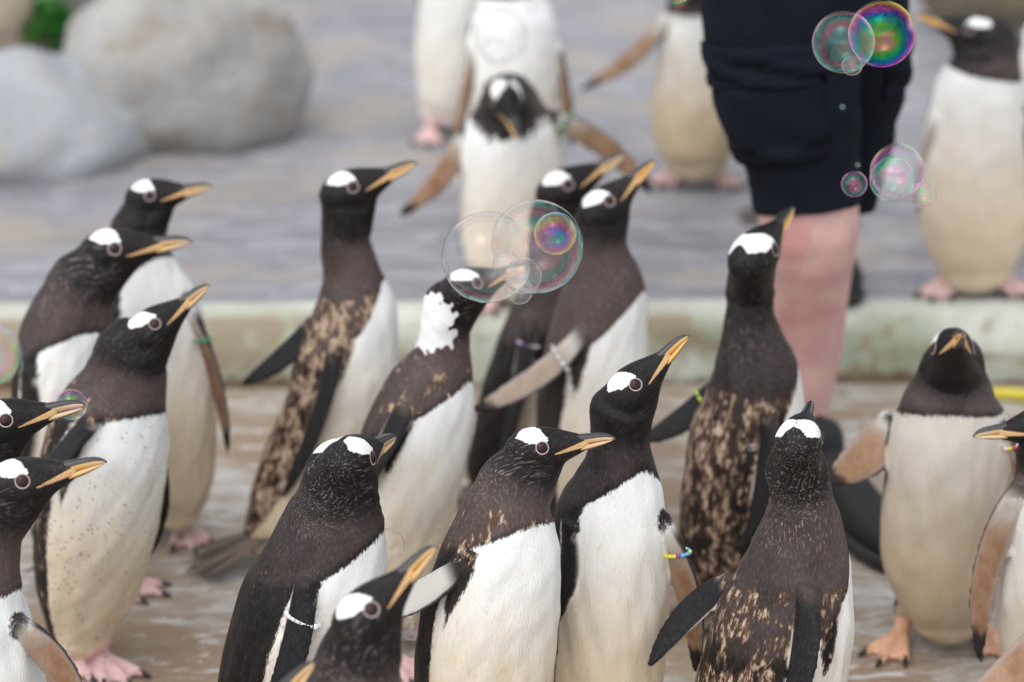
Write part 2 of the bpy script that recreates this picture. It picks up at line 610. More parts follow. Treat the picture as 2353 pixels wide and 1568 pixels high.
def penguin(c):
    Y0 = c['Y'] * K
    terrace = Y0 > KERB_Y + .02
    gz = STEP if terrace else 0.0
    psi = math.radians(c['psi'])
    F = np.array([math.cos(psi), math.sin(psi), 0.0])
    Lf = np.array([-F[1], F[0], 0.0])
    dr = c.get('dr', .92)
    # ---- head pose
    ex = c['eye']
    pe = at(ex[0], ex[1], Y0 - .025 + c.get('hdy', 0))
    s0 = scale_at(pe)
    if 'hf' in c:                          # forward given in camera axes (right, up, away)
        r_, u_, a_ = c['hf']
        hf = nrm(r_ * RGT + u_ * UPV + a_ * FWD)
        hint = np.array(c.get('hup', UPV))
        hl = nrm(np.cross(hint, hf)); hu = np.cross(hf, hl)
        ro = math.radians(c.get('roll', 0))
        hl, hu = hl * math.cos(ro) + hu * math.sin(ro), hu * math.cos(ro) - hl * math.sin(ro)
        hs = c.get('hs', 1.0)
        O = pe
    else:
        de = math.radians(c.get('delta', 0))
        sg = -1 if c.get('left') else 1
        hf = sg * math.cos(de) * RGT + math.sin(de) * FWD
        hu = UPV.copy()
        ro = math.radians(c.get('roll', 0))
        hl = np.cross(hu, hf)
        hl, hu = hl * math.cos(ro) + hu * math.sin(ro), hu * math.cos(ro) - hl * math.sin(ro)
        side = -sg
        ev = 9.6 * hf - side * 2.75 * hl - .3 * hu
        e2 = np.array([ev @ RGT, ev @ UPV])
        t2 = np.array([c['tip'][0] - ex[0], -(c['tip'][1] - ex[1])]) / s0
        al = math.atan2(t2[1], t2[0]) - math.atan2(e2[1], e2[0])
        hs = np.linalg.norm(t2) / (np.linalg.norm(e2) * HU)
        if not .84 < hs < 1.16:
            print('HEADSCALE', c['id'], round(hs, 3))
        hs = min(max(hs, .84), 1.16)
        ca, sa = math.cos(al), math.sin(al)
        def rot(v):
            x, y, z = v @ RGT, v @ UPV, v @ FWD
            return (x * ca - y * sa) * RGT + (x * sa + y * ca) * UPV + z * FWD
        hf, hl, hu = rot(hf), rot(hl), rot(hu)
        O = pe - side * 2.75 * HU * hs * hl
    U = HU * hs
    def hw(x, y, z):
        return O + U * (x * hf + y * hl + z * hu)
    # ---- spine
    rows = []
    for st in c['sp']:
        p = at(st[0], st[1], Y0 + (st[3] if len(st) > 3 else 0))
        rows.append((*p, st[2] / scale_at(p)))
    rows.append((*hw(-1.9, 0, -.5), 2.72 * U))
    D = catmull(rows, 76)
    T0 = nrm(D[1, :3] - D[0, :3])
    r0 = D[0, 3]
    dome = []
    for q in (1.0, .92, .75, .5, .25):
        dome.append((*(D[0, :3] - T0 * r0 * .75 * q), r0 * math.sqrt(max(.004, 1 - q * q))))
    D = np.vstack([dome, D])
    Cn, R = D[:, :3], np.maximum(D[:, 3], .004)
    T = np.gradient(Cn, axis=0); T /= np.linalg.norm(T, axis=1)[:, None]
    V = (Cn - CAM); V /= np.linalg.norm(V, axis=1)[:, None]
    A = np.cross(V, T); A /= np.linalg.norm(A, axis=1)[:, None]
    B = np.cross(T, A)
    S = np.r_[0, np.cumsum(np.linalg.norm(np.diff(Cn, axis=0), axis=1))]
    bottom = Cn[0, 2] - gz
    if bottom < .015 or bottom > .12:
        print('BOTTOM', c['id'], round(float(bottom), 3))
    sh = Shells()
    v, f = tube(Cn, A, B, R, R * dr, 40)
    sh.add(v, f)
    # head shell
    hx = np.linspace(-5.0, 6.1, 30)
    top, bot, hwid = [np.interp(hx, HEAD[:, 0], HEAD[:, i]) for i in (1, 2, 3)]
    C = [hw(x, 0, (a + b) / 2) for x, a, b in zip(hx, top, bot)]
    v, f = tube(C, [hl] * 30, [hu] * 30, hwid * U, (top - bot) / 2 * U, 28)
    sh.add(v, f)
    # throat filler keeps the chin flowing into the neck
    jn = int(np.argmin(np.abs(S - (S[-1] - .075))))
    tf = hw(1.5, 0, -1.15)
    v, f = limb(Cn[jn] + F * R[jn] * .06, tf, R[jn] * .90, 1.72 * U, 18, 8)
    sh.add(v, f)
    # nape filler keeps the back of the skull flowing into the neck
    v, f = limb(Cn[jn], hw(-2.3, 0, -.1), R[jn] * .93, 2.62 * U, 24, 8)
    sh.add(v, f)
    # ---- flippers
    fl = []
    js = None
    # neck line
    nbp = np.array(c['nb'], float)
    q = (Cn - CAM)
    px = np.stack([W / 2 + FPX * (q @ RGT) / (q @ FWD), H / 2 - FPX * (q @ UPV) / (q @ FWD)], 1)
    jn2 = int(np.argmin(np.linalg.norm(px - nbp, axis=1)))
    sn = S[jn2]
    sa_ = sn - .075                        # shoulder
    ja = int(np.argmin(np.abs(S - sa_)))
    for side, key in ((1, 'fl_l'), (-1, 'fl_r')):
        spec = c.get(key, 'auto')
        if spec is None:
            continue
        if spec == 'auto':
            lat = nrm(Lf - (Lf @ T[ja]) * T[ja]) * side
            rr = 1 / math.hypot((lat @ A[ja]) / R[ja], (lat @ B[ja]) / (R[ja] * dr))
            root = Cn[ja] + lat * rr * .92
            jt = int(np.argmin(np.abs(S - max(sa_ - .21, .03))))
            latt = nrm(Lf - (Lf @ T[jt]) * T[jt]) * side
            rt = 1 / math.hypot((latt @ A[jt]) / R[jt], (latt @ B[jt]) / (R[jt] * dr))
            tip = Cn[jt] + latt * (rt + .028) - F * .03
            tip = root + nrm(tip - root) * .20
            fp = Flipper(root, tip, 0, 1, 1, .022, V[ja], F)
            fp.n = nrm(lat - (lat @ fp.a) * fp.a)
            fp.w = np.cross(fp.n, fp.a)
            if fp.w @ F < 0:
                fp.w = -fp.w
            fp.outdir = fp.n
        else:
            rx, ry_, rd, tx, ty, td, roll, out = spec[:8]
            def surf(x, y, near, k):
                d_ = nrm(ray(x, y)); base_ = at(x, y, Y0)
                tt = np.linspace(-.22, .22, 221)
                pp = base_ + d_ * tt[:, None]
                ra_ = np.min(np.linalg.norm(pp[:, None] - Cn[None], axis=2) / R[None], axis=1)
                ins_ = np.where(ra_ < k)[0]
                if len(ins_):
                    return pp[ins_[0] if near else ins_[-1]], True
                return pp[int(np.argmin(ra_))], False
            root, _ = surf(rx, ry_, rd <= 0.0, .90)
            tip, hit = surf(tx, ty, td <= 0.0, 1.12)
            if not hit:
                tip = at(tx, ty, root[1] + (td - rd) * .7)
            wid = spec[8] if len(spec) > 8 else .023
            lead = spec[9] if len(spec) > 9 else None
            fp = Flipper(root, tip, math.radians(roll), out, lead, wid, nrm(root - CAM), F)
            cn = fp.n if fp.n @ nrm(CAM - root) > 0 else -fp.n
            fp.outdir = cn * out
        jr = int(np.argmin(np.linalg.norm(Cn - fp.R, axis=1)))
        fp.inner = Cn[jr] - fp.R
        mid = (fp.R + fp.T) / 2
        jm = int(np.argmin(np.linalg.norm(Cn - mid, axis=1) / R))
        dm = mid - Cn[jm]; dl = np.linalg.norm(dm)
        fp.bow = dm / (dl + 1e-9) * min(max(0, R[jm] * 1.03 - dl), .04)
        fl.append(fp)
        sh.add(*fp.shell())
    # ---- legs and feet
    feet = c.get('feet')
    base = Cn[3].copy()
    claws = []
    anks = []
    for i, side in enumerate((1, -1)):
        if feet and feet[i]:
            fpx = feet[i]
            an = on_ground(fpx[0], fpx[1], gz)
            fd = nrm(np.array([math.cos(math.radians(fpx[2])), math.sin(math.radians(fpx[2])), 0]))
        else:
            an = base + Lf * side * .05 + F * .012; an[2] = gz
            fd = nrm(F + Lf * side * .30)
        an = an.copy()
        anks.append(an)
        jh = 3 + int(np.argmin(np.linalg.norm(Cn[3:34, :2] - an[None, :2], axis=1) + .35 * np.abs(Cn[3:34, 2] - gz)))
        hip = Cn[jh] + Lf * side * min(.034, R[jh] * .5)
        hip[2] = max(Cn[jh, 2] - R[jh] * .35, an[2] + .07)
        knee = an - fd * .012 + np.array([0, 0, .055])
        v, f = limb(hip + np.array([0, 0, .02]), knee, .036, .021, 14); sh.add(v, f)
        v, f = limb(knee, an + np.array([0, 0, .018]), .016, .014, 12); sh.add(v, f)
        fl_ = np.cross([0, 0, 1], fd)
        tips = []
        for k, (ang, ln) in enumerate(((-24, .078), (0, .092), (24, .080))):
            td = fd * math.cos(math.radians(ang)) + fl_ * math.sin(math.radians(ang))
            tp = an + td * ln; tp[2] = gz + .0065
            v, f = limb(an + np.array([0, 0, .014]), tp, .0125, .0078, 10); sh.add(v, f)
            tips.append((tp, td))
        # web between the toes
        web = [an + fl_ * .012, an - fl_ * .012]
        ring = [web[1]] + [tips[0][0] * .9 + an * .1, (tips[0][0] + tips[1][0]) * .44 + an * .12, tips[1][0] * .92 + an * .08,
                           (tips[1][0] + tips[2][0]) * .44 + an * .12, tips[2][0] * .9 + an * .1] + [web[0]]
        m = len(ring)
        vv = [np.array([p[0], p[1], gz + .0015]) for p in ring] + [np.array([p[0], p[1], gz + .010]) for p in ring]
        vv[m] [2] = vv[2 * m - 1][2] = gz + .017
        ff = [tuple(range(m - 1, -1, -1)), tuple(range(m, 2 * m))] + [(j, (j + 1) % m, m + (j + 1) % m, m + j) for j in range(m)]
        sh.add(vv, ff)
        claws += tips
    vox = c.get('vox', .0034)
    me, P = fuse(sh, vox, 7 if vox < .004 else 5)
    # ---- feather fields
    n = len(P)
    j = np.empty(n, int)
    for a in range(0, n, 8000):
        dd = P[a:a + 8000, None, :] - Cn[None]
        cost = np.abs(np.einsum('nmk,mk->nm', dd, T)) + .28 * np.linalg.norm(dd, axis=2)
        j[a:a + 8000] = np.argmin(cost, 1)
    d = P - Cn[j]
    a_, b_ = np.einsum('nk,nk->n', d, A[j]), np.einsum('nk,nk->n', d, B[j])
    rad = np.hypot(a_, b_) + 1e-6
    rel = 1 / np.hypot(a_ / rad / R[j], b_ / rad / (R[j] * dr))
    db = rad - rel
    Fj = F - (T @ F)[:, None] * T; Fj /= (np.linalg.norm(Fj, axis=1)[:, None] + 1e-9)
    Lj = np.cross(T, Fj)
    phi = np.arctan2(np.einsum('nk,nk->n', d, Lj[j]), np.einsum('nk,nk->n', d, Fj[j]))
    s = S[j] + np.einsum('nk,nk->n', d, T[j])
    q = (P - O) / U
    X, Yl, Z = q @ hf, q @ hl, q @ hu
    sx = np.clip(X, -1.5, 6)
    dseg = np.sqrt((X - sx) ** 2 + Yl ** 2 + (Z + .25) ** 2)
    wh = 1 - sstep(3.6, 5.8, dseg)
    wr = 1 - sstep(3.2, 9.5, dseg)
    off = np.array([c['seed'] * 1.7, c['seed'] * .9, c['seed'] * 2.3])
    rb = np.stack([rad * np.cos(phi), rad * np.sin(phi), s], 1)
    rh = np.stack([-Z * U, Yl * U, S[-1] + (X + 1.9) * U], 1)
    rest = rb * (1 - wr[:, None]) + rh * wr[:, None] + off
    pf = math.radians(c.get('flank', 104))
    ap = np.abs(phi)
    d1 = c.get('d1', .05)
    drop = d1 * (1 - np.cos(np.clip(ap * 1.05, 0, math.pi)))
    sd1 = s - (sn - drop)
    low = sstep(.10, .0, s)
    sd2 = (ap - pf - .25 * low) * np.maximum(rel, .03)
    # dark streak under each flipper
    tk = np.clip((sa_ + .01 - s) / c.get('axl', .10), 0, 1)
    sd3 = .016 * (1 - tk ** 2) - np.abs((ap - (pf - .20)) * rel)
    sd3 = np.where((s < sa_ + .03) & (s > sa_ - c.get('axl', .10)), sd3, -.05)
    dk = np.maximum(np.maximum(sd1, sd2), sd3)
    dk = np.maximum(dk, np.where(wh > .3, .05 * wh, -1))
    for fp in (fl if vox < .004 or c['id'] == 'P' else []):
        dk = np.maximum(dk, .019 - np.linalg.norm(P - fp.R - fp.a * .006, axis=1))
    # head markings
    ay = np.abs(Yl)
    pz = poly_sd(PATCH * c.get('pk', 1.0), X, np.minimum(Z, 2.75)) - .72 * (1 - np.clip(ay / 1.6, 0, 1))
    patch = np.where((Z > .1) & (wh > .2), pz * .01, -.05)
    for bx_, by_, br in c.get('white', []):
        bp = at(bx_, by_, Y0 - .06)
        sc = scale_at(bp)
        qq = P - CAM
        ppx = np.stack([W / 2 + FPX * (qq @ RGT) / (qq @ FWD), H / 2 - FPX * (qq @ UPV) / (qq @ FWD)], 1)
        dd = (br - np.linalg.norm(ppx - np.array([bx_, by_]), axis=1)) / sc
        dd = dd + .003 * np.sin(P[:, 0] * 420 + P[:, 2] * 160) + .003 * np.sin(P[:, 0] * 230 - P[:, 2] * 250 + 1)
        patch = np.maximum(patch, dd)
    gx = np.clip((X - 1.25) / 4.9, 0, 1)
    gz_ = -1.18 + gx * .84
    gape = np.where((X > 1.1) & (X < 6.5) & (ay > .3) & (wh > .3), .07 + .40 * gx - np.hypot(Z - gz_, np.minimum(X - 1.25, 0)), -3) * .01
    back = .5 - .5 * np.cos(phi)
    neck = sstep(-.005, .02, sd1) * (1 - .9 * sstep(.015, .135, s - sn))
    tone = neck * (1 - .55 * back) * c.get('neck', .85) + .14 * (1 - wh)
    tone = np.maximum(tone * (1 - .9 * wr), .16 * wh * sstep(-.5, 4, X)) + c.get('tone', 0) * (1 - .5 * wh)
    nape = (sstep(-.02, .03, s - sn) * (.25 + .75 * sstep(.1, .75, back))) * (1 - wh) + wh * sstep(1.8, -1.5, X) * sstep(3.4, 1.6, np.abs(Z + .2) * .6)
    fleck = np.clip(nape + .35 * sstep(-.12, .02, s - sn) * back, 0, 1) * c.get('fleck', .5) * (1 - .35 * wh * sstep(.6, 2.0, Z)) * (1 - .3 * wh)
    mlo, mhi = c.get('mo_range', (-.5, -.01))
    moult = c.get('moult', 0) * sstep(mlo, mlo + .05, s - sn) * sstep(mhi + .025, mhi - .01, s - sn)
    hgt = np.clip((sn - s) / max(sn, .1), 0, 1)
    flw, und, fu, fv = [np.zeros(n) for _ in range(4)]
    for fp in fl:
        u, vv, nn, dist = fp.local(P)
        w = sstep(-.001, .005, db - dist) * sstep(.0, .13, u) * (dist < .02)
        out_side = (nn * (fp.n @ fp.outdir)) > 0
        m = w > flw
        flw = np.where(m, w, flw); und = np.where(m, np.where(out_side, 0, 1), und)
        fu = np.where(m, u, fu); fv = np.where(m, vv, fv)
    foot = sstep(gz + .052, gz + .040, P[:, 2])
    ha = np.min(np.stack([np.linalg.norm(P[:, :2] - an_[None, :2], axis=1) for an_ in anks]), axis=0)
    foot = foot * np.maximum(sstep(.040, .030, ha), sstep(gz + .034, gz + .026, P[:, 2]) * sstep(.13, .115, ha) * sstep(.001, .006, db))
    org = np.array([Cn[3, 0], Cn[3, 1], gz])
    rg = np.random.default_rng(c['seed'])
    rel_ = np.zeros(n)
    for amp, fr_ in ((.0016, 55), (.0011, 110), (.0006, 240)):
        for _ in range(7):
            kv = rg.normal(size=3); kv = kv / np.linalg.norm(kv) * fr_ * rg.uniform(.7, 1.3) * np.array([1, 1, .55])
            rel_ += amp / 2.2 * np.sin((rest - off) @ kv + rg.uniform(0, 6.28))
    rel_ *= (1 - flw) * (1 - foot) * (1 - wh)
    outw = d / (np.linalg.norm(d, axis=1)[:, None] + 1e-9)
    P = P + outw * rel_[:, None]
    me.vertices.foreach_set('co', (P - org).astype(np.float32).ravel())
    me.update()
    me.polygons.foreach_set('use_smooth', [True] * len(me.polygons))
    one = np.ones(n)
    for nm, ar in (('dk', dk), ('patch', patch), ('gape', gape), ('tone', tone), ('fleck', fleck), ('moult', moult), ('hgt', hgt), ('fl', flw), ('und', und),
                   ('fu', fu), ('fv', fv), ('foot', foot), ('speck', one * c.get('speck', 0)), ('warm', one * c.get('warm', .8)), ('footwarm', one * c.get('footwarm', 0)), ('dirty', one * c.get('dirty', 0)), ('upale', one * c.get('upale', 0))):
        fattr(me, nm, ar)
    vattr(me, 'rest', rest)
    me.materials.clear(); me.materials.append(PLUM)
    root = thing('penguin', org, c['label'], 'penguin', 'gentoo penguins gathered on the wet ground')
    me.name = 'body'
    bo = bpy.data.objects.new('body', me); COL.objects.link(bo); bo.parent = root
    if c.get('body_label'):
        bo['label'] = c['body_label']
    # ---- bill
    for nm, prof, mt in (('upper_bill', UPB, BILL_U), ('lower_bill', LOB, BILL_L)):
        xs = np.linspace(prof[0, 0], prof[-1, 0], 22)
        tp, bt, hwd = [np.interp(xs, prof[:, 0], prof[:, i]) for i in (1, 2, 3)]
        if nm == 'lower_bill':
            tp, bt = tp - c.get('gapeopen', 0) * (xs - 3.6) / 6, bt - c.get('gapeopen', 0) * (xs - 3.6) / 6
        Cc = [hw(x, 0, (a + b) / 2) for x, a, b in zip(xs, tp, bt)]
        v, f = tube(Cc, [hl] * 22, [hu] * 22, hwd * U, np.maximum((tp - bt) / 2, .03) * U, 16, sq=.8)
        o = link(nm, v - org, f, mt, root)
        ql = (v - O) / U
        xx, zz = ql @ hf, ql @ hu
        ti, bi = np.interp(xx, xs, tp), np.interp(xx, xs, bt)
        fattr(o.data, 'bx', np.clip((xx - 3.6) / 6.0, 0, 1))
        fattr(o.data, 'bz', np.clip((zz - bi) / np.maximum(ti - bi, .01), 0, 1))
        fattr(o.data, 'bwarm', np.ones(len(v)) * c.get('bwarm', .5))
        vattr(o.data, 'rest', np.stack([ql @ hl, zz, xx], 1) * .01 + off)
    # ---- eyes
    for side in (1, -1):
        ang = math.radians(13) * side
        nv = nrm(hl * side * math.cos(ang) + hf * .22 + hu * .10)
        e1 = nrm(hf - (hf @ nv) * nv); e2 = np.cross(nv, e1)
        ec = hw(0.02, side * 2.48, 0)
        v, f, rr = [], [], []
        for i in range(9):
            la = i / 8 * math.pi / 2
            for k in range(20):
                lo = k / 20 * 2 * math.pi
                v.append(ec + U * (.80 * math.cos(la) * (e1 * math.cos(lo) + e2 * math.sin(lo)) + .50 * math.sin(la) * nv))
                rr.append(math.cos(la))
        for i in range(8):
            for k in range(20):
                f.append((i * 20 + k, i * 20 + (k + 1) % 20, (i + 1) * 20 + (k + 1) % 20, (i + 1) * 20 + k))
        eo = link('eye', np.array(v) - org, f, EYE, root)
        fattr(eo.data, 'rad', np.array(rr))
        v, f = [], []
        for i in range(24):
            lo = i / 24 * 2 * math.pi
            rd = e1 * math.cos(lo) + e2 * math.sin(lo)
            for k in range(8):
                a2 = k / 8 * 2 * math.pi
                v.append(ec + U * (.13 * nv + rd * (.82 + .10 * math.cos(a2)) + nv * .10 * math.sin(a2)))
        for i in range(24):
            for k in range(8):
                f.append((i * 8 + k, ((i + 1) % 24) * 8 + k, ((i + 1) % 24) * 8 + (k + 1) % 8, i * 8 + (k + 1) % 8))
        ro_ = link('eye_ring', np.array(v) - org, f, RING, eo)
    # ---- claws
    for tp, td in claws:
        v, f = limb(tp - td * .002 + np.array([0, 0, .002]), tp + td * .017 + np.array([0, 0, -.002]), .0062, .0026, 8, 4)
        link('claw', v - org, f, CLAW, root)
    # ---- tail of stiff quills
    if 'tail' in c:
        tb, tt = c['tail']
        b0, t0 = at(tb[0], tb[1], Y0 + tb[2]), at(tt[0], tt[1], Y0 + tt[2])
    else:
        b0 = Cn[4] - F * R[4] * .75 + np.array([0, 0, .01])
        t0 = b0 - F * .085 + np.array([0, 0, -.035])
        t0[2] = max(t0[2], gz + .012)
    td = nrm(t0 - b0); ln = np.linalg.norm(t0 - b0)
    sw = nrm(np.cross(td, [0, 0, 1])); un_ = np.cross(sw, td)
    tv, tfc, tr = [], [], []
    for i in range(11):
        o_ = (i - 5) / 5
        dq = nrm(td + sw * o_ * .26 + un_ * rng.uniform(-.03, .03))
        lq = ln * (1 - .22 * abs(o_)) * rng.uniform(.9, 1.05)
        b1 = b0 + sw * o_ * .022 - td * .02
        bi = len(tv)
        for u, w_ in ((0, .006), (.45, .0075), (.85, .006), (1, .001)):
            for k in range(6):
                an_ = k / 6 * 2 * math.pi
                tv.append(b1 + dq * (lq + .02) * u + sw * w_ * math.cos(an_) + un_ * .0028 * math.sin(an_) * (1.2 - u))
                tr.append((o_ * .1 + .004 * math.cos(an_), .002 * math.sin(an_), lq * u))
        for r_ in range(3):
            for k in range(6):
                tfc.append((bi + r_ * 6 + k, bi + r_ * 6 + (k + 1) % 6, bi + (r_ + 1) * 6 + (k + 1) % 6, bi + (r_ + 1) * 6 + k))
        tfc.append(tuple(bi + k for k in range(5, -1, -1))); tfc.append(tuple(bi + 18 + k for k in range(6)))
    to = link('tail', np.array(tv) - org, tfc, TAILM, root)
    vattr(to.data, 'rest', np.array(tr) + off)
    # ---- beaded band round a flipper
    for bi_, uu, cols in c.get('bands', []):
        fp = fl[bi_]
        cen = fp.R + fp.a * fp.L * uu + fp.w * fp.bend(uu)
        aw = fp.W * np.interp(uu, FLU, FLW) + .0035
        at_ = fp.th * np.interp(uu, FLU, FLT) + .0045
        nb_ = c.get('nbeads', 18)
        if not isinstance(cols, list):
            cols = [cols]
        band = None
        rv, rf = [], []
        ts = np.linspace(0, 2 * math.pi, 40, endpoint=False)
        pts = [cen + fp.w * aw * math.cos(t) + fp.n * at_ * math.sin(t) for t in ts]
        for i, p in enumerate(pts):
            tg = nrm(pts[(i + 1) % 40] - pts[i - 1]); o1 = fp.a; o2 = np.cross(tg, o1)
            for k in range(6):
                an_ = k / 6 * 2 * math.pi
                rv.append(p + .0013 * (o1 * math.cos(an_) + o2 * math.sin(an_)))
        for i in range(40):
            for k in range(6):
                rf.append((i * 6 + k, ((i + 1) % 40) * 6 + k, ((i + 1) % 40) * 6 + (k + 1) % 6, i * 6 + (k + 1) % 6))
        band = link('flipper_band', np.array(rv) - org, rf, BEADS[cols[0]], root)
        # beads by even arc length
        fine_t = np.linspace(0, 2 * math.pi, 400)
        cur = np.stack([cen + fp.w * aw * math.cos(t) + fp.n * at_ * math.sin(t) for t in fine_t])
        al = np.r_[0, np.cumsum(np.linalg.norm(np.diff(cur, axis=0), axis=1))]
        for i in range(nb_):
            s_a, s_b = al[-1] * (i + .04) / nb_, al[-1] * (i + .96) / nb_
            pa = np.array([np.interp(s_a, al, cur[:, k]) for k in range(3)]); pb = np.array([np.interp(s_b, al, cur[:, k]) for k in range(3)])
            v, f = limb(pa, pb, c.get('bead', .0028), c.get('bead', .0028), 8, 2, dome=False)
            link('bead', v - org, f, BEADS[cols[i % len(cols)]], band)
    return root

# ------------------------------------------------------------------ the setting
def grid_sheet(name, x0, x1, y0, y1, z, mat):
    o = link(name, [(x0, y0, z), (x1, y0, z), (x1, y1, z), (x0, y1, z)], [(0, 1, 2, 3)], mat, smooth=False)
    return tag(o, kind='structure')

MG, MT_ = mat_ground('wet_brown_concrete', False), mat_ground('wet_grey_concrete', True)
ground = tag(grid_sheet('ground', -400, 400, -60, 900, 0, MG), 'wet brown concrete ground streaked with white droppings', 'ground')
# raised terrace behind the kerb
ty0 = KERB_Y + .10
o = link('terrace', [(-60, ty0, .0), (60, ty0, .0), (60, 90, .0), (-60, 90, .0), (-60, ty0, STEP), (60, ty0, STEP), (60, 90, STEP), (-60, 90, STEP)],
         [(4, 5, 6, 7), (0, 1, 5, 4), (1, 2, 6, 5), (2, 3, 7, 6), (3, 0, 4, 7)], MT_, smooth=False)
tag(o, 'wet blue grey concrete terrace above the algae stained kerb', 'terrace', kind='structure')

def build_kerb():
    prof = [(0, -.02), (.0, .03), (-.004, .07), (.002, .100), (.014, .122), (.034, .134), (.07, .139), (.108, .140), (.125, .132), (.128, .0)]
    xs = np.arange(-4.0, 4.001, .03)
    v, f = [], []
    m = len(prof)
    for x in xs:
        for (py, pz) in prof:
            nn = mnoise.noise(Vector((x * 2.2, py * 9, pz * 9))) * .020 + mnoise.noise(Vector((x * 7, py * 20 + 5, pz * 20))) * .009
            k = 1.0 if 0.0 < pz < .128 else .25
            v.append((x, KERB_Y + py - nn * k + .018 * math.sin(x * 1.3) - .01 * x * (x > 0), pz * 1.0 + (nn * .5 if pz > .1 else 0) * .5))
    for i in range(len(xs) - 1):
        for k in range(m - 1):
            a = i * m + k
            f.append((a, a + m, a + m + 1, a + 1))
    o = link('kerb', v, f, mat_kerb())
    return tag(o, 'algae stained pale concrete kerb along the terrace edge', 'kerb', kind='structure')
build_kerb()

def boulder(name, px, py, Y, rx, ry, rz, mat, label, seed, rough=.16, flat=0.0, sub=5, rotz=0.0):
    import bmesh
    bm = bmesh.new()
    bmesh.ops.create_icosphere(bm, subdivisions=sub, radius=1)
    c = at(px, py, Y * K)
    of = Vector((seed * 3.1, seed * 1.7, seed * .7))
    cz, sz = math.cos(rotz), math.sin(rotz)
    for v in bm.verts:
        p = v.co.copy()
        d = mnoise.noise(p * 1.1 + of) * rough * 1.6 + mnoise.noise(p * 2.7 + of) * rough * .6 + mnoise.noise(p * 7 + of) * rough * .16 + mnoise.noise(p * 17 + of) * rough * .05
        p = p * (1 + d)
        x, y, z = p.x * rx, p.y * ry, p.z * rz
        v.co = (x * cz - y * sz, x * sz + y * cz, z)
    me = bpy.data.meshes.new(name); bm.to_mesh(me); bm.free()
    me.polygons.foreach_set('use_smooth', [True] * len(me.polygons))
    me.materials.append(mat)
    o = bpy.data.objects.new(name, me); COL.objects.link(o)
    o.location = c
    return tag(o, label, 'boulder')

ROCK1 = mat_rock('pale_boulder_stone', (.31, .30, .285), (.43, .42, .40), (.25, .205, .155))
ROCK2 = mat_rock('blue_grey_stone', (.31, .325, .345), (.385, .40, .42), (.41, .385, .33))
ROCK3 = mat_rock('tan_stone', (.36, .29, .21), (.44, .38, .30), (.22, .18, .14))
ROCK4 = mat_rock('dark_stone', (.14, .135, .13), (.20, .19, .18), (.10, .095, .09))
boulder('boulder', 428, 172, 5.80, .245 * K, .24 * K, .225 * K, ROCK1, 'big rounded pale grey boulder with tan stained flank on the terrace', 3, .11)
boulder('boulder', 55, 300, 5.62, .26 * K, .22 * K, .165 * K, ROCK2, 'low smooth blue grey rock leaning against the big rounded boulder', 8, .10, rotz=.3)
boulder('boulder', -20, 40, 6.2, .12 * K, .12 * K, .20 * K, ROCK3, 'tan upright rock beside the green plant', 5, .12, sub=4)
boulder('boulder', 205, 10, 6.45, .11 * K, .10 * K, .15 * K, ROCK4, 'dark grey rock behind the green plant', 12, .12, sub=4)
boulder('boulder', 2290, -55, 6.6, .22 * K, .15 * K, .12 * K, mat_rock('olive_stone', (.20, .165, .10), (.27, .23, .16), (.12, .10, .07)), 'olive brown rock at the back beyond the bird with outstretched bill', 21, .14, sub=4)

def plant():
    b = on_ground(112, 122, STEP)
    b = at(112, 110, 6.15 * K)
    root = thing('plant', (b[0], b[1], STEP), 'small bright green leafy plant between the rocks', 'plant')
    m = simple('green_leaf', (.03, .20, .015), .5, .5, 25)
    r = random.Random(4)
    v, f = [], []
    hz = b[2] - STEP
    for i in range(420):
        th, ph = r.uniform(0, 6.28), math.acos(r.uniform(-.3, 1))
        rad = r.uniform(.4, 1) ** .5
        p = np.array([.052 * math.cos(th) * math.sin(ph), .05 * math.sin(th) * math.sin(ph), .085 * math.cos(ph)]) * rad * K
        p[2] += hz + .03
        d = nrm(np.array([math.cos(th) * .8, math.sin(th) * .8, r.uniform(-.3, .8)])); sdv = nrm(np.cross(d, [0, 0, 1])); ln = r.uniform(.022, .04)
        k = len(v)
        up = np.cross(sdv, d) * .004
        v += [p, p + d * ln * .5 + sdv * ln * .32 + up, p + d * ln, p + d * ln * .5 - sdv * ln * .32 + up]
        f += [(k, k + 1, k + 2), (k, k + 2, k + 3)]
    link('foliage', v, f, m, root, smooth=False)
    sh = Shells()
    for i in range(5):
        a = i * 1.25
        sh.add(*limb((0, 0, 0), (.03 * math.cos(a), .03 * math.sin(a), hz + .06), .006, .003, 7))
    link('stem', sh.v, sh.f, simple('green_stem', (.08, .10, .03), .6), root)
plant()

def hose():
    pts = []
    for x, y in ((2180, 918), (2230, 910), (2290, 905), (2353, 908), (2450, 915), (2600, 900), (2800, 925), (3100, 930)):
        p = on_ground(x, y, .0125)
        pts.append((*p, .0125))
    D = catmull(pts, 60)
    T = np.gradient(D[:, :3], axis=0); T /= np.linalg.norm(T, axis=1)[:, None]
    A = np.cross(T, [0, 0, 1.0]); B = np.cross(T, A)
    v, f = tube(list(D[:, :3]), A, B, [.0125] * 60, [.0125] * 60, 14)
    o = link('hose', v, f, simple('yellow_hose_rubber', (.62, .52, .05), .4, .1, 40))
    tag(o, 'bright yellow hose lying on the ground along the kerb', 'hose')
hose()

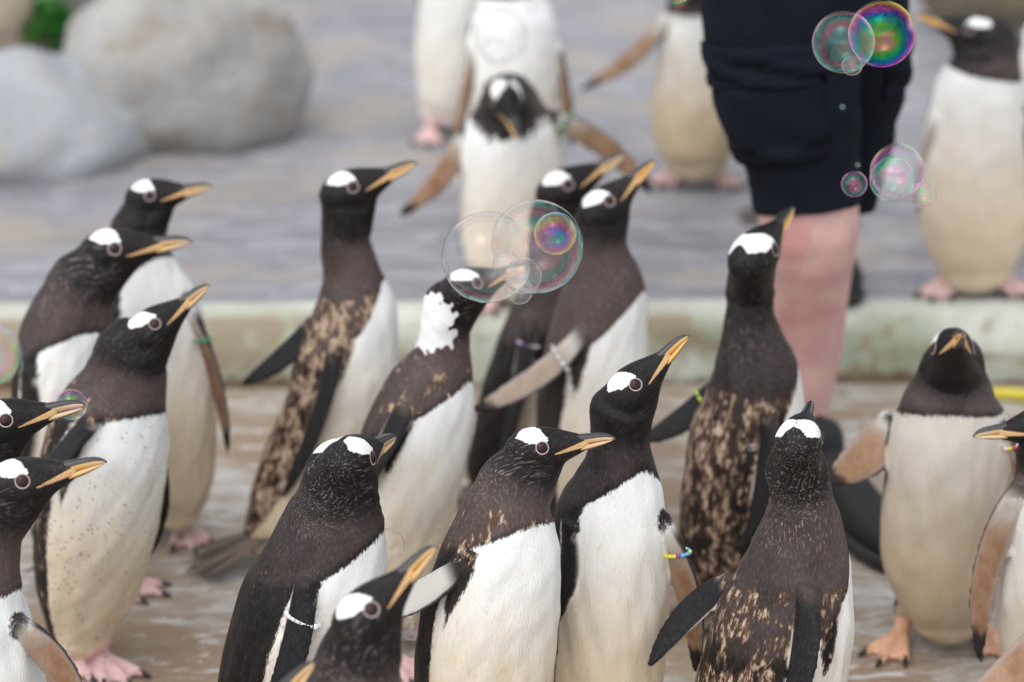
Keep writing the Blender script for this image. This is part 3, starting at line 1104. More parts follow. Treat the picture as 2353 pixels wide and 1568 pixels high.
# ------------------------------------------------------------------ keeper
def keeper():
    Ym = 4.06 * K
    skin = NT('keeper_skin')
    g = skin.geo()
    sk = skin.mix(skin.ss(skin.noise(g, 14, 4, .6), .3, .7), (.50, .285, .265), (.60, .385, .345))
    sk = skin.mix(skin.mul(skin.ss(skin.noise(g, 9, 3, .5), .52, .68), .55), sk, (.50, .20, .19))
    skin.base(sk); skin.rough(.5)
    skin.p.inputs['Subsurface Weight'].default_value = .05
    skin = skin.m
    navy = NT('navy_cotton')
    g = navy.geo()
    navy.base(navy.mix(navy.noise(g, 160, 3, .6), (.0048, .0062, .0115), (.0105, .0135, .022)))
    navy.rough(.95)
    navy.p.inputs['Specular IOR Level'].default_value = .12
    navy.bump(navy.add(navy.noise(g, 18, 4, .6), navy.mul(navy.noise(g, 700, 2), .1)), .35, .012)
    navy = navy.m
    def path(st, n=24):
        rows = []
        for s in st:
            p = at(s[0], s[1], Ym + s[3])
            rows.append((*p, s[2] / scale_at(p)))
        return catmull(rows, n)
    def loft(D, seg=28, ratio=1.0):
        C = D[:, :3]
        T = np.gradient(C, axis=0); T /= np.linalg.norm(T, axis=1)[:, None]
        A = np.cross(FWD, T); A /= np.linalg.norm(A, axis=1)[:, None]; B = np.cross(T, A)
        return tube(list(C), A, B, D[:, 3], D[:, 3] * ratio, seg)
    heel = on_ground(1846, 1150); toe = on_ground(2085, 1322)
    hip = at(1845, -60, Ym + .06)
    root = thing('person', (float(hip[0]), float(hip[1]), 0), 'person in navy cargo shorts and black trainers striding down off the terrace', 'person')
    org = np.array([hip[0], hip[1], 0.0])
    front = path([(1856, 330, 118, 0), (1856, 430, 117, 0), (1857, 500, 117, -.01), (1863, 555, 108, -.02), (1860, 615, 99, -.005), (1850, 700, 97, .02), (1846, 790, 92, .03), (1848, 880, 72, .02), (1850, 970, 50, .01), (1852, 1050, 43, 0), (1856, 1110, 44, -.02)])
    rear = path([(1955, 330, 60, .13), (1940, 430, 54, .17), (1915, 500, 52, .28), (1903, 550, 50, .42), (1897, 590, 44, .56), (1900, 625, 36, .70)])
    sh = Shells()
    sh.add(*loft(front)); sh.add(*loft(rear))
    chest = hip + np.array([0, .04, .50]); nk = hip + np.array([0, .05, .62])
    A3 = np.array([[1.0, 0, 0]] * 5); B3 = np.array([[0, 1.0, 0]] * 5)
    tz = [hip + np.array([0, 0, z]) for z in (-.04, .12, .28, .44, .56)]
    sh.add(*tube(tz, A3, B3, [.165, .15, .165, .19, .12], [.12, .11, .115, .12, .08], 28))
    sh.add(*limb(nk - np.array([0, 0, .06]), nk + np.array([0, 0, .10]), .058, .055, 16))
    hc = nk + np.array([0, -.02, .19])
    sh.add(*tube([hc + np.array([0, .0, z]) for z in (-.12, -.10, -.05, 0, .05, .09, .115)], [RGT] * 7, [np.array([0, 1.0, 0])] * 7, [.03, .05, .066, .075, .075, .058, .02], [.035, .065, .085, .095, .095, .072, .025], 24))
    sh.add(*limb(hc + np.array([0, -.088, .01]), hc + np.array([0, -.108, -.025]), .010, .015, 10))
    for sx in (-1, 1):
        shd = hip + np.array([sx * .20, .04, .50]); el = shd + np.array([sx * .05, -.04, -.28]); wr = el + np.array([-sx * .03, -.22, .02])
        sh.add(*limb(shd, el, .052, .042, 14)); sh.add(*limb(el, wr, .042, .028, 14))
        pm = wr + np.array([-sx * .01, -.075, 0])
        sh.add(*limb(wr, pm, .028, .034, 12))
        for k in range(4):
            b = pm + np.array([(k - 1.5) * .019, -.01, 0]); m1 = b + np.array([0, -.036, -.012]); e1 = m1 + np.array([0, -.018 + abs(k - 1.5) * .004, -.03])
            sh.add(*limb(b, m1, .0095, .009, 8)); sh.add(*limb(m1, e1, .009, .0075, 8))
        tb = wr + np.array([-sx * .028, -.03, 0]); te = tb + np.array([-sx * .03, -.04, -.01])
        sh.add(*limb(tb, te, .012, .009, 8))
        sh.add(*limb(hc + np.array([sx * .074, .005, -.02]), hc + np.array([sx * .078, .01, .02]), .012, .014, 8))
    me, v = fuse(sh, .0065, 6)
    me.vertices.foreach_set('co', (v - org).astype(np.float32).ravel()); me.update()
    me.polygons.foreach_set('use_smooth', [True] * len(me.polygons))
    me.materials.clear(); me.materials.append(skin); me.name = 'body'
    bo = bpy.data.objects.new('body', me); COL.objects.link(bo); bo.parent = root
    # shorts
    sh = Shells()
    fr = path([(1857, 479, 124, -.01), (1849, 400, 133, 0), (1834, 320, 147, 0), (1815, 232, 163, 0), (1806, 130, 176, .01), (1800, 20, 190, .02), (1815, -80, 205, .04)], 30)
    rr = path([(1954, 468, 62, .13), (1966, 400, 70, .125), (1978, 300, 80, .12), (1988, 210, 88, .11), (1988, 100, 96, .09), (1975, 0, 110, .08), (1950, -80, 135, .06)], 26)
    sh.add(*loft(fr, 32, 1.05)); sh.add(*loft(rr, 28, 1.15))
    tz = [hip + np.array([0, .0, z]) for z in (-.10, -.02, .08, .16)]
    sh.add(*tube(tz, A3[:4], B3[:4], [.165, .178, .172, .158], [.12, .135, .13, .122], 28))
    me, v = fuse(sh, .0058, 4)
    # cloth folds
    folds = np.array([mnoise.noise(Vector((p[0] * 9, p[1] * 9, p[2] * 16 + p[0] * 14))) * .006 + mnoise.noise(Vector((p[0] * 22 + 4, p[1] * 22, p[2] * 26))) * .0028 for p in v])
    ctr = np.array([fr[:, 0].mean(), Ym, 0])
    dv = v - np.array([ctr[0], ctr[1], 0]); dv[:, 2] = 0
    dv /= np.linalg.norm(dv, axis=1)[:, None] + 1e-6
    v = v + dv * folds[:, None]
    me.vertices.foreach_set('co', (v - org).astype(np.float32).ravel()); me.update()
    me.polygons.foreach_set('use_smooth', [True] * len(me.polygons))
    me.materials.clear(); me.materials.append(navy); me.name = 'shorts'
    so = bpy.data.objects.new('shorts', me); COL.objects.link(so); so.parent = root
    # cargo pocket and flap following the front leg of the shorts
    def patchgrid(D, i0, i1, a0, a1, off, name):
        C = D[:, :3]
        T = np.gradient(C, axis=0); T /= np.linalg.norm(T, axis=1)[:, None]
        A = np.cross(FWD, T); A /= np.linalg.norm(A, axis=1)[:, None]; B = np.cross(T, A)
        vv, ff = [], []
        nu, nv = 10, 14
        for layer, o_ in ((0, off), (1, -.012)):
            for i in range(nu):
                fi = i0 + (i1 - i0) * i / (nu - 1); k = int(fi)
                for j in range(nv):
                    an = math.radians(a0 + (a1 - a0) * j / (nv - 1))
                    wob = .0025 * math.sin(i * 1.1 + j * .8)
                    vv.append(C[k] + (A[k] * math.cos(an) + B[k] * 1.05 * math.sin(an)) * (D[k, 3] + o_ + (wob if layer == 0 else 0)))
        m = nu * nv
        for i in range(nu - 1):
            for j in range(nv - 1):
                a = i * nv + j
                ff.append((a, a + 1, a + nv + 1, a + nv)); ff.append((m + a, m + a + nv, m + a + nv + 1, m + a + 1))
        rim = [j for j in range(nv)] + [i * nv + nv - 1 for i in range(1, nu)] + [(nu - 1) * nv + j for j in range(nv - 2, -1, -1)] + [i * nv for i in range(nu - 2, 0, -1)]
        for q in range(len(rim)):
            a, b = rim[q], rim[(q + 1) % len(rim)]
            ff.append((b, a, m + a, m + b))
        return link(name, np.array(vv) - org, ff, navy, so)
    patchgrid(fr, 8.2, 16.5, 176, 290, .005, 'cargo_pocket')
    patchgrid(fr, 16.0, 21.0, 174, 292, .009, 'pocket_flap')
    patchgrid(rr, 13.0, 17.5, -75, 40, .010, 'pocket_flap')
    # shirt, hair
    sh = Shells()
    tz = [hip + np.array([0, 0, z]) for z in (.10, .22, .36, .46, .55)]
    sh.add(*tube(tz, A3, B3, [.185, .175, .19, .21, .13], [.14, .13, .135, .138, .09], 28))
    for sx in (-1, 1):
        shd = hip + np.array([sx * .19, .04, .50]); el = shd + np.array([sx * .04, -.03, -.17])
        sh.add(*limb(shd, el, .066, .064, 16))
    me, v = fuse(sh, .01, 4)
    me.vertices.foreach_set('co', (v - org).astype(np.float32).ravel()); me.update()
    me.polygons.foreach_set('use_smooth', [True] * len(me.polygons))
    me.materials.clear(); me.materials.append(navy); me.name = 'shirt'
    o = bpy.data.objects.new('shirt', me); COL.objects.link(o); o.parent = root
    o = link('hair', *[x for x in tube([hc - org + np.array([0, .014, z]) for z in (-.03, .02, .07, .11, .128)], [RGT] * 5, [np.array([0, 1.0, 0])] * 5, [.078, .083, .075, .05, .01], [.094, .098, .088, .06, .012], 24)], simple('brown_hair', (.05, .03, .02), .6, .3, 80), root)
    # shoes
    black = simple('black_shoe_mesh', (.010, .011, .013), .75, .5, 220)
    solem = simple('black_shoe_sole', (.016, .017, .020), .55, .3, 60)
    lace = simple('dark_lace', (.030, .031, .034), .7)
    def shoe(h, t, gz):
        h, t = np.array([h[0], h[1], 0.0]), np.array([t[0], t[1], 0.0])
        d = nrm(t - h); ln = np.linalg.norm(t - h); sw = np.cross(d, [0, 0, 1.0])
        up = np.array([0, 0, 1.0])
        us = [-.02, .0, .06, .16, .28, .42, .56, .70, .84, .94, 1.0, 1.02]
        hh = [.03, .06, .085, .105, .112, .096, .076, .062, .052, .042, .028, .012]
        ww = [.012, .026, .034, .037, .036, .037, .042, .046, .045, .036, .022, .008]
        Cc = [h + d * ln * u + up * (gz + .022 + a / 2) for u, a in zip(us, hh)]
        v, f = tube(Cc, [sw] * 12, [up] * 12, ww, [a / 2 for a in hh], 22, sq=.8)
        s_ = link('shoe', v - org, f, black, root)
        Cc = [h + d * ln * u + up * (gz + .017) for u in us]
        v, f = tube(Cc, [sw] * 12, [up] * 12, [w_ + .006 for w_ in ww], [.010] + [.0165] * 10 + [.010], 22, sq=.6)
        link('sole', v - org, f, solem, s_)
        for i in range(5):
            u = .34 + i * .075
            top = np.interp(u, us, hh) + gz + .024
            c0 = h + d * ln * u
            v, f = limb(c0 + sw * .022 + up * (top - .010), c0 - sw * .022 + up * (top - .010) + d * .012, .0035, .0035, 7)
            link('lace', v - org, f, lace, s_)
        # sock cuff
        v, f = limb(h + d * ln * .16 + up * (gz + .07), h + d * ln * .14 + up * (gz + .135), .042, .042, 18)
        link('sock', v - org, f, black, root)
    shoe(heel, toe, 0)
    h2 = on_ground(1880, 628, STEP); shoe(h2, h2 + np.array([.03, -.22, 0]), STEP)
keeper()

# ------------------------------------------------------------------ soap bubbles
def cap_sphere(c, r, cut=None, axis=None, nseg=64, nr=48):
    """sphere; when cut given (distance along axis), only the part with p.axis < cut, closed by nothing"""
    ax = nrm(axis) if axis is not None else np.array([0, 0, 1.0])
    e1 = nrm(np.cross(ax, [.2, .9, .3])); e2 = np.cross(ax, e1)
    th0 = 0.0 if cut is None else math.acos(max(-1, min(1, cut / r)))
    v, f, d = [], [], []
    ths = np.linspace(max(th0, .01), math.pi - .01, nr)
    for t in ths:
        for k in range(nseg):
            a = k / nseg * 2 * math.pi
            q = ax * math.cos(t) + (e1 * math.cos(a) + e2 * math.sin(a)) * math.sin(t)
            v.append(c + q * r); d.append(q)
    for i in range(nr - 1):
        for k in range(nseg):
            a, b = i * nseg + k, i * nseg + (k + 1) % nseg
            f.append((a, a + nseg, b + nseg, b))
    if cut is None:
        v.append(c + ax * r); d.append(ax); j = len(v) - 1
        for k in range(nseg):
            f.append((j, k, (k + 1) % nseg))
    v.append(c - ax * r); d.append(-ax); j = len(v) - 1
    b0 = (nr - 1) * nseg
    for k in range(nseg):
        f.append((j, b0 + (k + 1) % nseg, b0 + k))
    return np.array(v), f, np.array(d)

def film_mesh(name, v, f, d, film, seed, parent, org):
    o = link(name, v - org, f, FILM, parent)
    fattr(o.data, 'film', np.ones(len(v)) * film)
    vattr(o.data, 'bub', d + 0 * seed)
    return o

def bubbles(label, items, group=None):
    """items: (x, y, r px, Y, film nm[, index of the bubble it is joined to])"""
    cs = []
    for it in items:
        c = at(it[0], it[1], it[3] * K); cs.append((c, it[2] / scale_at(c), it[4]))
    org = cs[0][0]
    if len(items) == 1:
        v, f, d = cap_sphere(cs[0][0], cs[0][1])
        o = film_mesh('soap_bubble', v, f, d, cs[0][2], 1, None, org)
        o.location = org
        tag(o, label, 'bubble', group)
        return
    root = thing('soap_bubble_cluster', org, label, 'bubble', group)
    joined = {}
    for i, it in enumerate(items):
        if len(it) > 5:
            joined[i] = it[5]
    for i, it in enumerate(items):
        c, r, fm = cs[i]
        if i in joined or i in joined.values():
            k = joined[i] if i in joined else [a for a, b in joined.items() if b == i][0]
            c2, r2, _ = cs[k]
            D = np.linalg.norm(c2 - c)
            cut = (D * D + r * r - r2 * r2) / (2 * D)
            v, f, d = cap_sphere(c, r, cut, c2 - c)
            film_mesh('bubble', v, f, d, fm, i, root, org)
            if i in joined:
                rr = math.sqrt(max(1e-8, r * r - cut * cut))
                ax = nrm(c2 - c); e1 = nrm(np.cross(ax, [.2, .9, .3])); e2 = np.cross(ax, e1)
                v, f, d = [], [], []
                m = c + ax * cut
                for q in np.linspace(.02, 1, 10):
                    for s in range(48):
                        a = s / 48 * 2 * math.pi
                        e = e1 * math.cos(a) + e2 * math.sin(a)
                        v.append(m + e * rr * q + ax * rr * .10 * (1 - q * q)); d.append(e * q)
                for q in range(9):
                    for s in range(48):
                        f.append((q * 48 + s, q * 48 + (s + 1) % 48, (q + 1) * 48 + (s + 1) % 48, (q + 1) * 48 + s))
                f.append(tuple(range(47, -1, -1)))
                film_mesh('shared_wall', np.array(v), f, np.array(d), fm, i, root, org)
        else:
            v, f, d = cap_sphere(c, r)
            film_mesh('bubble', v, f, d, fm, i, root, org)

bubbles('large joined pair of soap bubbles with small ones, hiding a penguin face',
        [(1120, 592, 105, 3.30, 1500), (1232, 567, 108, 3.27, 1250, 0), (1276, 537, 49, 3.20, 430), (1163, 608, 31, 3.20, 1500), (1203, 634, 42, 3.19, 1500), (1193, 668, 32, 3.24, 1500)])
bubbles('soap bubble with magenta and gold film joined to clear bubble, in front of navy shorts',
        [(1938, 97, 72, 3.42, 1150), (2026, 78, 77, 3.38, 520), (1958, 150, 24, 3.40, 980)])
bubbles('cluster of clear soap bubbles with green and pink rims beside the hem of navy shorts',
        [(2062, 393, 63, 3.40, 760), (2050, 412, 52, 3.36, 860), (2120, 445, 32, 3.37, 720)])
bubbles('small round soap bubble floating just below the navy shorts hem', [(1963, 423, 30, 3.4, 800)])
bubbles('tiny clear soap bubble before the seam of the navy shorts', [(1936, 246, 7, 3.4, 900)])
bubbles('tiny clear soap bubble just over the small round one by the hem', [(1971, 379, 6.5, 3.4, 900)])
bubbles('tiny rainbow soap bubble in front of brown mottled penguin back', [(1728, 1028, 10.5, 3.05, 620)])
bubbles('clear soap bubble peeking out beside white chest of the penguin with white flipper tag', [(892, 1253, 39, 3.17, 1600)])
bubbles('clear soap bubble pair low between the upturned bill and the cream belly', [(945, 1430, 42, 3.12, 1500), (955, 1478, 36, 3.14, 1500)])
bubbles('half seen blurred soap bubble with green and magenta film beside hunched penguin', [(-22, 815, 70, 2.62, 620)])
bubbles('soap bubble with green rim above the open bill of the penguin in profile', [(165, 930, 36, 3.25, 560)])
bubbles('faint clear soap bubble pair before the white chest of the tall back penguin', [(1150, 82, 62, 4.5, 1600), (1140, 118, 32, 4.48, 1600)])
bubbles('soap bubble with rainbow edge over the tip of an orange bill', [(1556, -24, 34, 3.5, 600)])

# ------------------------------------------------------------------ the penguins
FAR = .0048
B = []
def add(**k):
    k['seed'] = len(B) + 1
    B.append(k)

add(id='A', Y=3.90, psi=-52, eye=(343, 450), tip=(487, 428), delta=-14, sp=[(412, 1178, 52), (402, 1120, 86), (385, 1040, 112), (372, 950, 126), (362, 850, 128), (355, 760, 118), (345, 680, 101), (330, 620, 78), (318, 570, 64), (314, 530, 61)],
    nb=(328, 588), d1=.03, fl_l=(425, 690, -.02, 530, 1042, -.03, 62, -1, .023), feet=[(418, 1222, -70), (330, 1215, -100)], fleck=.25, bands=[(0, .24, ['green', 'green', 'green', 'grey', 'green', 'green'])], bwarm=.35,
    neck=.7, label='upright penguin with green flipper band behind two others, head level in profile')
add(id='B', Y=3.72, psi=-38, eye=(262, 572), tip=(437, 553), delta=-4, sp=[(190, 1300, 80), (186, 1240, 108), (178, 1150, 126), (165, 1050, 132), (156, 950, 130), (152, 860, 123), (152, 790, 112), (160, 735, 99), (174, 688, 88), (188, 650, 76)],
    nb=(160, 726), d1=.05, fleck=.95, tone=.06, bwarm=.35, neck=.6, label='hunched penguin with streaky pale flecked neck and level bill against another\'s white chest')
add(id='C', Y=3.50, psi=-30, eye=(355, 745), tip=(475, 653), delta=6, sp=[(190, 1462, 68), (193, 1400, 98), (204, 1320, 124), (217, 1220, 140), (231, 1120, 146), (246, 1020, 142), (266, 945, 124), (286, 885, 99), (296, 835, 84), (302, 795, 74)],
    nb=(281, 905), d1=.035, fl_r=(222, 950, -.10, 60, 1130, -.10, 45, 1), fl_l=(350, 1020, .06, 287, 1352, .07, 20, 1), feet=[(232, 1528, -55), (160, 1515, -60)], speck=1.0, moult=.85, mo_range=(-.4, .0), fleck=.4, bwarm=.45,
    label='penguin with cream belly speckled by black dots, bill raised, in front of hunched one')
add(id='D', Y=3.85, psi=-8, eye=(810, 430), tip=(958, 372), delta=0, sp=[(592, 1243, 42), (618, 1215, 68), (648, 1180, 90), (690, 1120, 108), (735, 1040, 117), (778, 930, 122), (803, 835, 118), (816, 765, 107), (818, 700, 94), (808, 630, 68), (797, 570, 58), (794, 510, 55)],
    nb=(812, 648), d1=.085, fl_r=(778, 785, -.09, 655, 1150, -.10, 52, 1, .023), fl_l=(720, 745, .07, 558, 888, .06, 35, 1, .023), feet=[(735, 1285, -15), (690, 1280, -25)], tail=((600, 1228, -.02), (420, 1316, -.07)), moult=1.25, mo_range=(-.6, -.015), fleck=.2, bwarm=.55, neck=1.0,
    label='tall penguin with brown and cream mottled moulting back and neck stretched up')
add(id='M', Y=3.54, psi=-22, eye=(1097, 650), tip=(1212, 608), delta=24, sp=[(905, 1398, 70), (905, 1340, 92), (912, 1260, 108), (920, 1180, 118), (935, 1090, 125), (958, 1000, 124), (988, 905, 106), (1010, 840, 80), (1018, 795, 63), (1021, 745, 57), (1028, 700, 56)],
    nb=(1006, 850), d1=.075, fl_r=(940, 930, -.085, 815, 1150, -.08, 50, 1), white=[(985, 752, 50), (1012, 728, 34), (988, 700, 30), (1022, 775, 26), (980, 785, 24)], moult=.8, mo_range=(-.12, .05), fleck=.9, bwarm=.4, warm=.75,
    label='penguin with white feathered neck patch, face behind the large joined bubbles')
add(id='N', Y=4.06, psi=0, eye=(1305, 425), tip=(1440, 352), delta=0, sp=[(1150, 1130, 70), (1165, 1080, 98), (1195, 1000, 110), (1222, 900, 113), (1246, 800, 104), (1264, 720, 89), (1273, 640, 70), (1275, 560, 60), (1274, 500, 56)],
    nb=(1270, 660), d1=.06, fl_r=(1218, 730, -.09, 1150, 1080, -.10, 55, 1), bands=[(1, .16, ['pale_purple', 'white', 'purple', 'purple'])], fleck=.35, bwarm=.2, tail=((1110, 1110, 0), (1040, 1150, 0)),
    label='penguin with purple and white flipper band half hidden behind raised grey neck')
add(id='L', Y=3.87, psi=-22, eye=(1400, 462), tip=(1510, 365), delta=8, sp=[(1330, 1200, 70), (1334, 1150, 95), (1345, 1060, 116), (1356, 960, 124), (1366, 870, 124), (1373, 790, 117), (1384, 715, 104), (1386, 650, 91), (1374, 590, 72), (1366, 540, 66)],
    nb=(1390, 668), d1=.085, fl_r=(1345, 765, -.08, 1085, 952, -.10, 22, -1, .023), bands=[(1, .25, ['white', 'grey'])], fleck=.1, bwarm=.9, neck=1.25, tone=.28, upale=.35, warm=.7,
    label='penguin with faded grey neck, vivid orange bill raised and flipper swung back wearing silver band')
add(id='G', Y=3.20, psi=-52, eye=(1460, 885), tip=(1585, 770), delta=0, sp=[(1400, 1700, 78), (1398, 1640, 108), (1398, 1550, 129), (1400, 1450, 136), (1402, 1350, 138), (1403, 1250, 137), (1406, 1175, 127), (1418, 1115, 103), (1424, 1065, 82), (1424, 1010, 71), (1428, 965, 71), (1432, 930, 70)],
    nb=(1421, 1058), d1=.06, fl_l=(1515, 1190, -.01, 1608, 1545, -.02, 38, -1, .023), bands=[(0, .22, ['blue', 'blue', 'purple', 'yellow', 'yellow', 'yellow', 'white', 'blue', 'yellow'])], fleck=.12, bwarm=1.0, neck=.3, warm=.85,
    label='penguin with glossy black head, vivid orange bill up and blue yellow beaded band')
add(id='K', Y=3.65, psi=28, eye=(1741, 575), hf=(.52, .6, .6), hs=1.08, sp=[(1690, 1385, 75), (1688, 1330, 102), (1690, 1250, 124), (1697, 1150, 134), (1712, 1050, 134), (1728, 950, 122), (1736, 860, 103), (1731, 790, 78), (1724, 720, 58), (1722, 660, 53)],
    nb=(1735, 812), d1=.09, fl_l=(1640, 895, .05, 1475, 1020, .06, 22, 1, .023), fl_r=(1765, 935, -.105, 1712, 1268, -.10, 45, 1, .023), bands=[(0, .16, ['yellow', 'green', 'yellow', 'green'])], moult=1.05, mo_range=(-.6, -.05), neck=.4, fleck=.45, bwarm=.75, pk=1.12,
    label='tall penguin seen from behind with blotchy brown back and yellow green band, before bare leg')
add(id='I', Y=3.08, psi=-40, eye=(1245, 1030), tip=(1415, 1008), delta=-2, sp=[(1098, 1838, 78), (1098, 1790, 106), (1100, 1700, 140), (1108, 1600, 158), (1118, 1500, 163), (1128, 1400, 160), (1143, 1320, 148), (1155, 1250, 132), (1163, 1185, 109), (1175, 1135, 90), (1187, 1095, 77)],
    nb=(1166, 1172), d1=.04, fl_r=(1050, 1312, -.095, 800, 1430, -.12, 25, -1, .023), moult=.85, mo_range=(-.10, .008), fleck=1.0, tone=.12, upale=.9, bwarm=.35, warm=1.0, axl=.085,
    label='penguin with grizzled cheeks, level bill and cream belly, its dark eye ringed white')
add(id='H1', Y=3.07, psi=-10, eye=(812, 1052), hf=(.48, .25, .84), hs=1.0, hdy=.02, sp=[(640, 1830, 82), (640, 1775, 120), (648, 1685, 150), (664, 1585, 166), (690, 1482, 171), (716, 1392, 164), (742, 1312, 149), (762, 1235, 125), (774, 1165, 105), (781, 1115, 90), (787, 1080, 82)],
    nb=(774, 1205), d1=.06, nbeads=15, fl_r=(705, 1335, -.115, 600, 1690, -.13, 28, 1, .023), bands=[(1, .23, ['white', 'white', 'white', 'white', 'white', 'white', 'white', 'dark'])], bead=.0042, fleck=1.0, bwarm=.25, neck=.5, moult=.35, mo_range=(-.2, -.08),
    label='penguin turned away with black flecked back and white tag on its flipper')
add(id='J', Y=3.08, psi=36, eye=(1838, 1005), hf=(.25, .45, .85), hs=.95, hdy=.02, sp=[(1725, 1812, 88), (1730, 1745, 134), (1745, 1662, 158), (1770, 1568, 167), (1804, 1440, 159), (1827, 1340, 138), (1838, 1260, 112), (1843, 1190, 89), (1839, 1130, 71), (1831, 1070, 68)],
    nb=(1843, 1238), d1=.085, fl_r=(1855, 1350, -.11, 1790, 1700, -.13, 32, 1, .023), fl_l=(1680, 1335, .06, 1486, 1525, .05, 28, 1, .023), fleck=1.0, moult=.95, mo_range=(-.55, -.05), bwarm=.8, neck=.75, pk=1.05,
    label='penguin seen from behind with white headband across the crown and mottled brown shoulders')
add(id='H', Y=2.65, psi=8, eye=(853, 1402), tip=(1000, 1260), delta=6, sp=[(760, 2330, 100), (760, 2260, 140), (765, 2150, 175), (775, 2000, 195), (785, 1850, 190), (795, 1740, 165), (805, 1650, 135), (812, 1585, 115), (818, 1530, 98), (822, 1490, 90)],
    nb=(803, 1650), fleck=.9, bwarm=.7, tone=.14, label='penguin low in front with upturned bill, only its head and neck showing')
add(id='H2', Y=2.55, psi=10, eye=(590, 1660), tip=(712, 1538), delta=25, sp=[(520, 2560, 100), (520, 2490, 145), (525, 2370, 185), (530, 2220, 200), (535, 2080, 190), (542, 1960, 165), (550, 1870, 135), (556, 1800, 112), (560, 1750, 100)],
    nb=(552, 1880), bwarm=.5, label='penguin of which only the bill tip shows beside the flipper of the tagged one')
add(id='F', Y=2.93, psi=-12, eye=(50, 1107), tip=(237, 1062), delta=0, sp=[(-60, 1955, 92), (-60, 1890, 130), (-58, 1780, 160), (-60, 1650, 168), (-68, 1540, 160), (-72, 1445, 147), (-66, 1375, 130), (-50, 1315, 103), (-35, 1262, 82), (-22, 1212, 80), (-10, 1168, 78)],
    nb=(-52, 1320), d1=.03, fl_r=(35, 1430, -.10, 205, 1650, -.12, 25, -1, .023), fleck=.55, bwarm=.7, tone=.22, neck=.8, warm=.35,
    label='penguin with bluish grey head and straight bill, below the open billed one')
add(id='E', Y=3.15, psi=-12, eye=(12, 967), tip=(188, 930), delta=0, sp=[(-130, 1750, 84), (-130, 1695, 118), (-128, 1600, 146), (-122, 1480, 151), (-112, 1360, 145), (-100, 1260, 125), (-85, 1180, 100), (-70, 1120, 81), (-58, 1072, 75), (-48, 1035, 74)],
    nb=(-90, 1200), fleck=.3, bwarm=.15, gapeopen=.22, label='penguin with slightly open pale bill, its black head reaching in front of speckled belly')
add(id='P', Y=4.66, psi=-88, eye=(1164, 232), hdy=-.08, hf=(.22, -.72, -.66), hs=.98, roll=0, sp=[(1180, 632, 80), (1180, 598, 104), (1180, 540, 118), (1180, 450, 120), (1178, 380, 119), (1176, 325, 115), (1174, 285, 106), (1171, 255, 88), (1168, 228, 66)],
    nb=(1168, 252), d1=.0, fl_r=(1075, 300, -.02, 922, 503, -.06, 12, -1, .025), fl_l=(1262, 268, -.02, 1506, 442, -.06, 12, -1, .025), bands=[(0, .12, ['green', 'green', 'grey'])], vox=FAR, feet=[(1225, 690, -70), (1130, 692, -110)], bwarm=.8, warm=.7,
    label='penguin facing forward with bowed head and both brown flippers spread wide')
add(id='Q', Y=5.02, psi=-86, eye=(1172, -105), hf=(.5, .1, -.85), sp=[(1174, 482, 88), (1174, 445, 112), (1172, 380, 126), (1172, 280, 122), (1174, 180, 113), (1178, 105, 106), (1180, 50, 96), (1176, 5, 76), (1173, -40, 62), (1171, -75, 58)],
    nb=(1177, -12), d1=.0, fl_r=(1090, 95, -.02, 1040, 345, -.05, 62, -1), fl_l=(1272, 100, -.02, 1318, 345, -.05, 62, -1), vox=FAR, warm=.5, label='tall penguin with bright white chest directly behind the one with bowed head')
add(id='R', Y=5.75, psi=-75, eye=(1040, -235), hf=(.6, .1, -.8), sp=[(1032, 256, 50), (1034, 225, 72), (1040, 140, 84), (1042, 50, 86), (1040, -40, 80), (1038, -110, 66), (1037, -155, 52), (1038, -195, 48)],
    nb=(1038, -120), d1=.0, vox=FAR, warm=.35, fl_r=(1000, -60, .02, 1000, 120, .03, 70, -1, .02), label='pale blurred penguin far back, partly hidden by the tall white chested one')
add(id='Z', Y=5.36, psi=-100, eye=(1590, -58), hdy=-.08, hf=(-.42, -.72, -.55), hs=.95, sp=[(1600, 368, 72), (1600, 332, 94), (1602, 260, 104), (1605, 160, 100), (1606, 80, 90), (1602, 25, 74), (1598, -20, 60, -.02)],
    nb=(1601, 8), d1=.0, fl_r=(1540, 35, -.02, 1336, 213, -.06, 22, -1, .023), feet=[(1652, 412, -75), (1545, 408, -110)], vox=FAR, bwarm=1, warm=1.0, dirty=.3, label='penguin standing on the terrace behind navy shorts with one flipper held out')
add(id='S', Y=5.16, psi=8, eye=(1885, -5), tip=(1990, -20), delta=0, sp=[(1835, 440, 70), (1835, 405, 92), (1842, 340, 102), (1850, 235, 98), (1858, 145, 82), (1862, 85, 62), (1864, 45, 54)],
    nb=(1860, 100), tail=((1755, 478, 0), (1603, 546, 0)), vox=FAR, label='penguin hidden behind navy shorts, only its dark tail sticking out')
add(id='Y', Y=4.72, psi=-104, eye=(2227, 68), tip=(2110, 26), delta=10, left=True, sp=[(2240, 612, 85), (2240, 575, 108), (2238, 500, 121), (2238, 400, 121), (2241, 300, 115), (2250, 225, 106), (2262, 172, 90), (2272, 128, 74), (2275, 98, 64)],
    nb=(2262, 166), d1=.0, vox=FAR, bwarm=.9, warm=.8, dirty=.25, feet=[(2310, 655, -75), (2165, 662, -110)], fl_r=(2160, 260, 0, 2118, 500, .02, 70, -1), label='penguin on the terrace above the kerb turning its raised bill, cream belly facing forward')
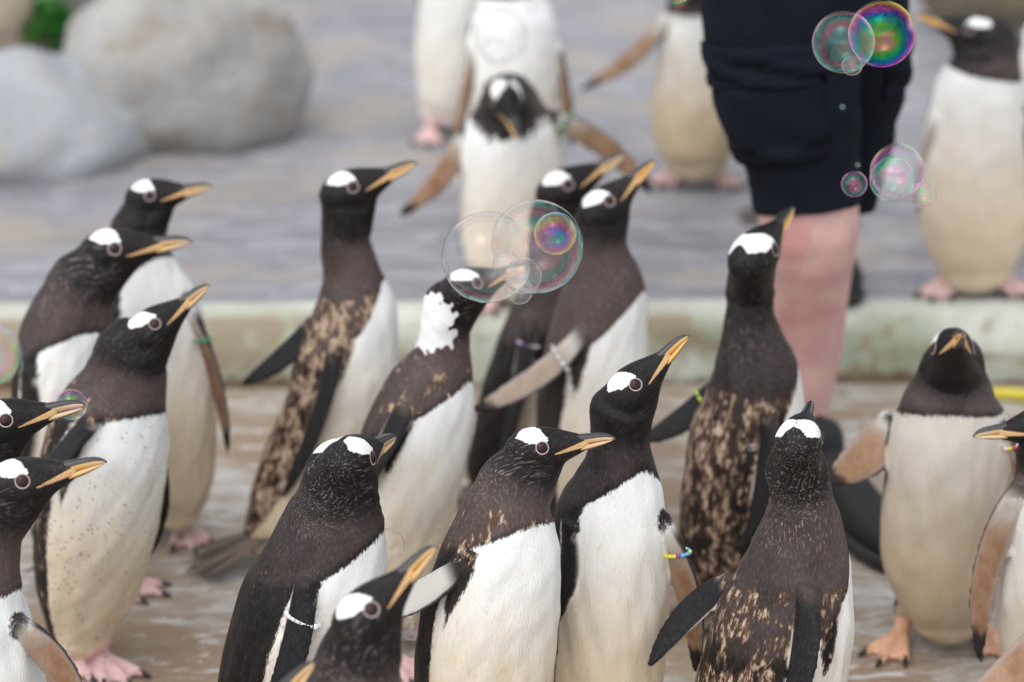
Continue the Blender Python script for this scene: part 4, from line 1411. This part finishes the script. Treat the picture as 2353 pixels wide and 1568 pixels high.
add(id='T', Y=5.05, psi=-90, eye=(2450, -60), hf=(.7, .1, -.6), sp=[(2440, 470, 80), (2440, 430, 103), (2440, 360, 112), (2440, 260, 110), (2440, 170, 104), (2440, 90, 92), (2445, 40, 72), (2448, 0, 60)],
    nb=(2442, 30), d1=.0, vox=FAR, label='penguin of which just a white sliver shows behind the one on the terrace edge')
add(id='X', Y=3.54, psi=-93, eye=(2191, 800), hf=(-.02, .22, -.97), hs=1.0, hdy=-.03, sp=[(2184, 1418, 82), (2182, 1382, 112), (2180, 1310, 142), (2178, 1210, 150), (2180, 1110, 150), (2181, 1035, 146), (2183, 975, 134), (2184, 930, 114), (2188, 890, 93), (2190, 855, 75), (2192, 828, 66)],
    nb=(2185, 922), d1=.015, fl_r=(2055, 968, -.02, 1908, 1115, -.06, 10, -1, .036), fl_l=(2300, 985, -.01, 2352, 1230, -.02, 55, -1), bands=[(0, .14, ['red', 'yellow', 'white'])], feet=[(2255, 1462, -75), (2072, 1474, -118)], footwarm=1.0, bwarm=1.0, dirty=.75, warm=1.1, fleck=.1, neck=.75,
    label='penguin facing straight forward with dark hood, tan stained belly and orange foot')
add(id='W', Y=3.30, psi=-135, eye=(2402, 978), tip=(2240, 1003), delta=-6, left=True, sp=[(2420, 1640, 84), (2424, 1585, 114), (2430, 1480, 133), (2432, 1370, 136), (2430, 1260, 126), (2426, 1175, 110), (2420, 1115, 95), (2415, 1075, 83), (2412, 1040, 77)],
    nb=(2421, 1110), d1=.03, fl_r=(2352, 1110, -.09, 2238, 1512, -.11, 12, -1, .023), bwarm=.2, warm=.7, dirty=.4, label='penguin with long pale bill reaching in front of the tan bellied one, flipper hanging')
add(id='V', Y=2.86, psi=-60, eye=(2560, 1290), tip=(2740, 1260), delta=0, sp=[(2530, 2050, 100), (2530, 1990, 138), (2530, 1890, 162), (2530, 1780, 168), (2530, 1670, 160), (2532, 1570, 140), (2535, 1480, 108), (2538, 1410, 84), (2540, 1360, 78)],
    nb=(2536, 1490), fl_r=(2430, 1440, -.06, 2215, 1640, -.10, 8, -1, .034), label='penguin mostly out of view, only its rusty brown flipper underside showing')

for c in B:
    penguin(c)
print('triangles', sum(len(o.data.polygons) for o in bpy.data.objects if o.type == 'MESH') * 2)
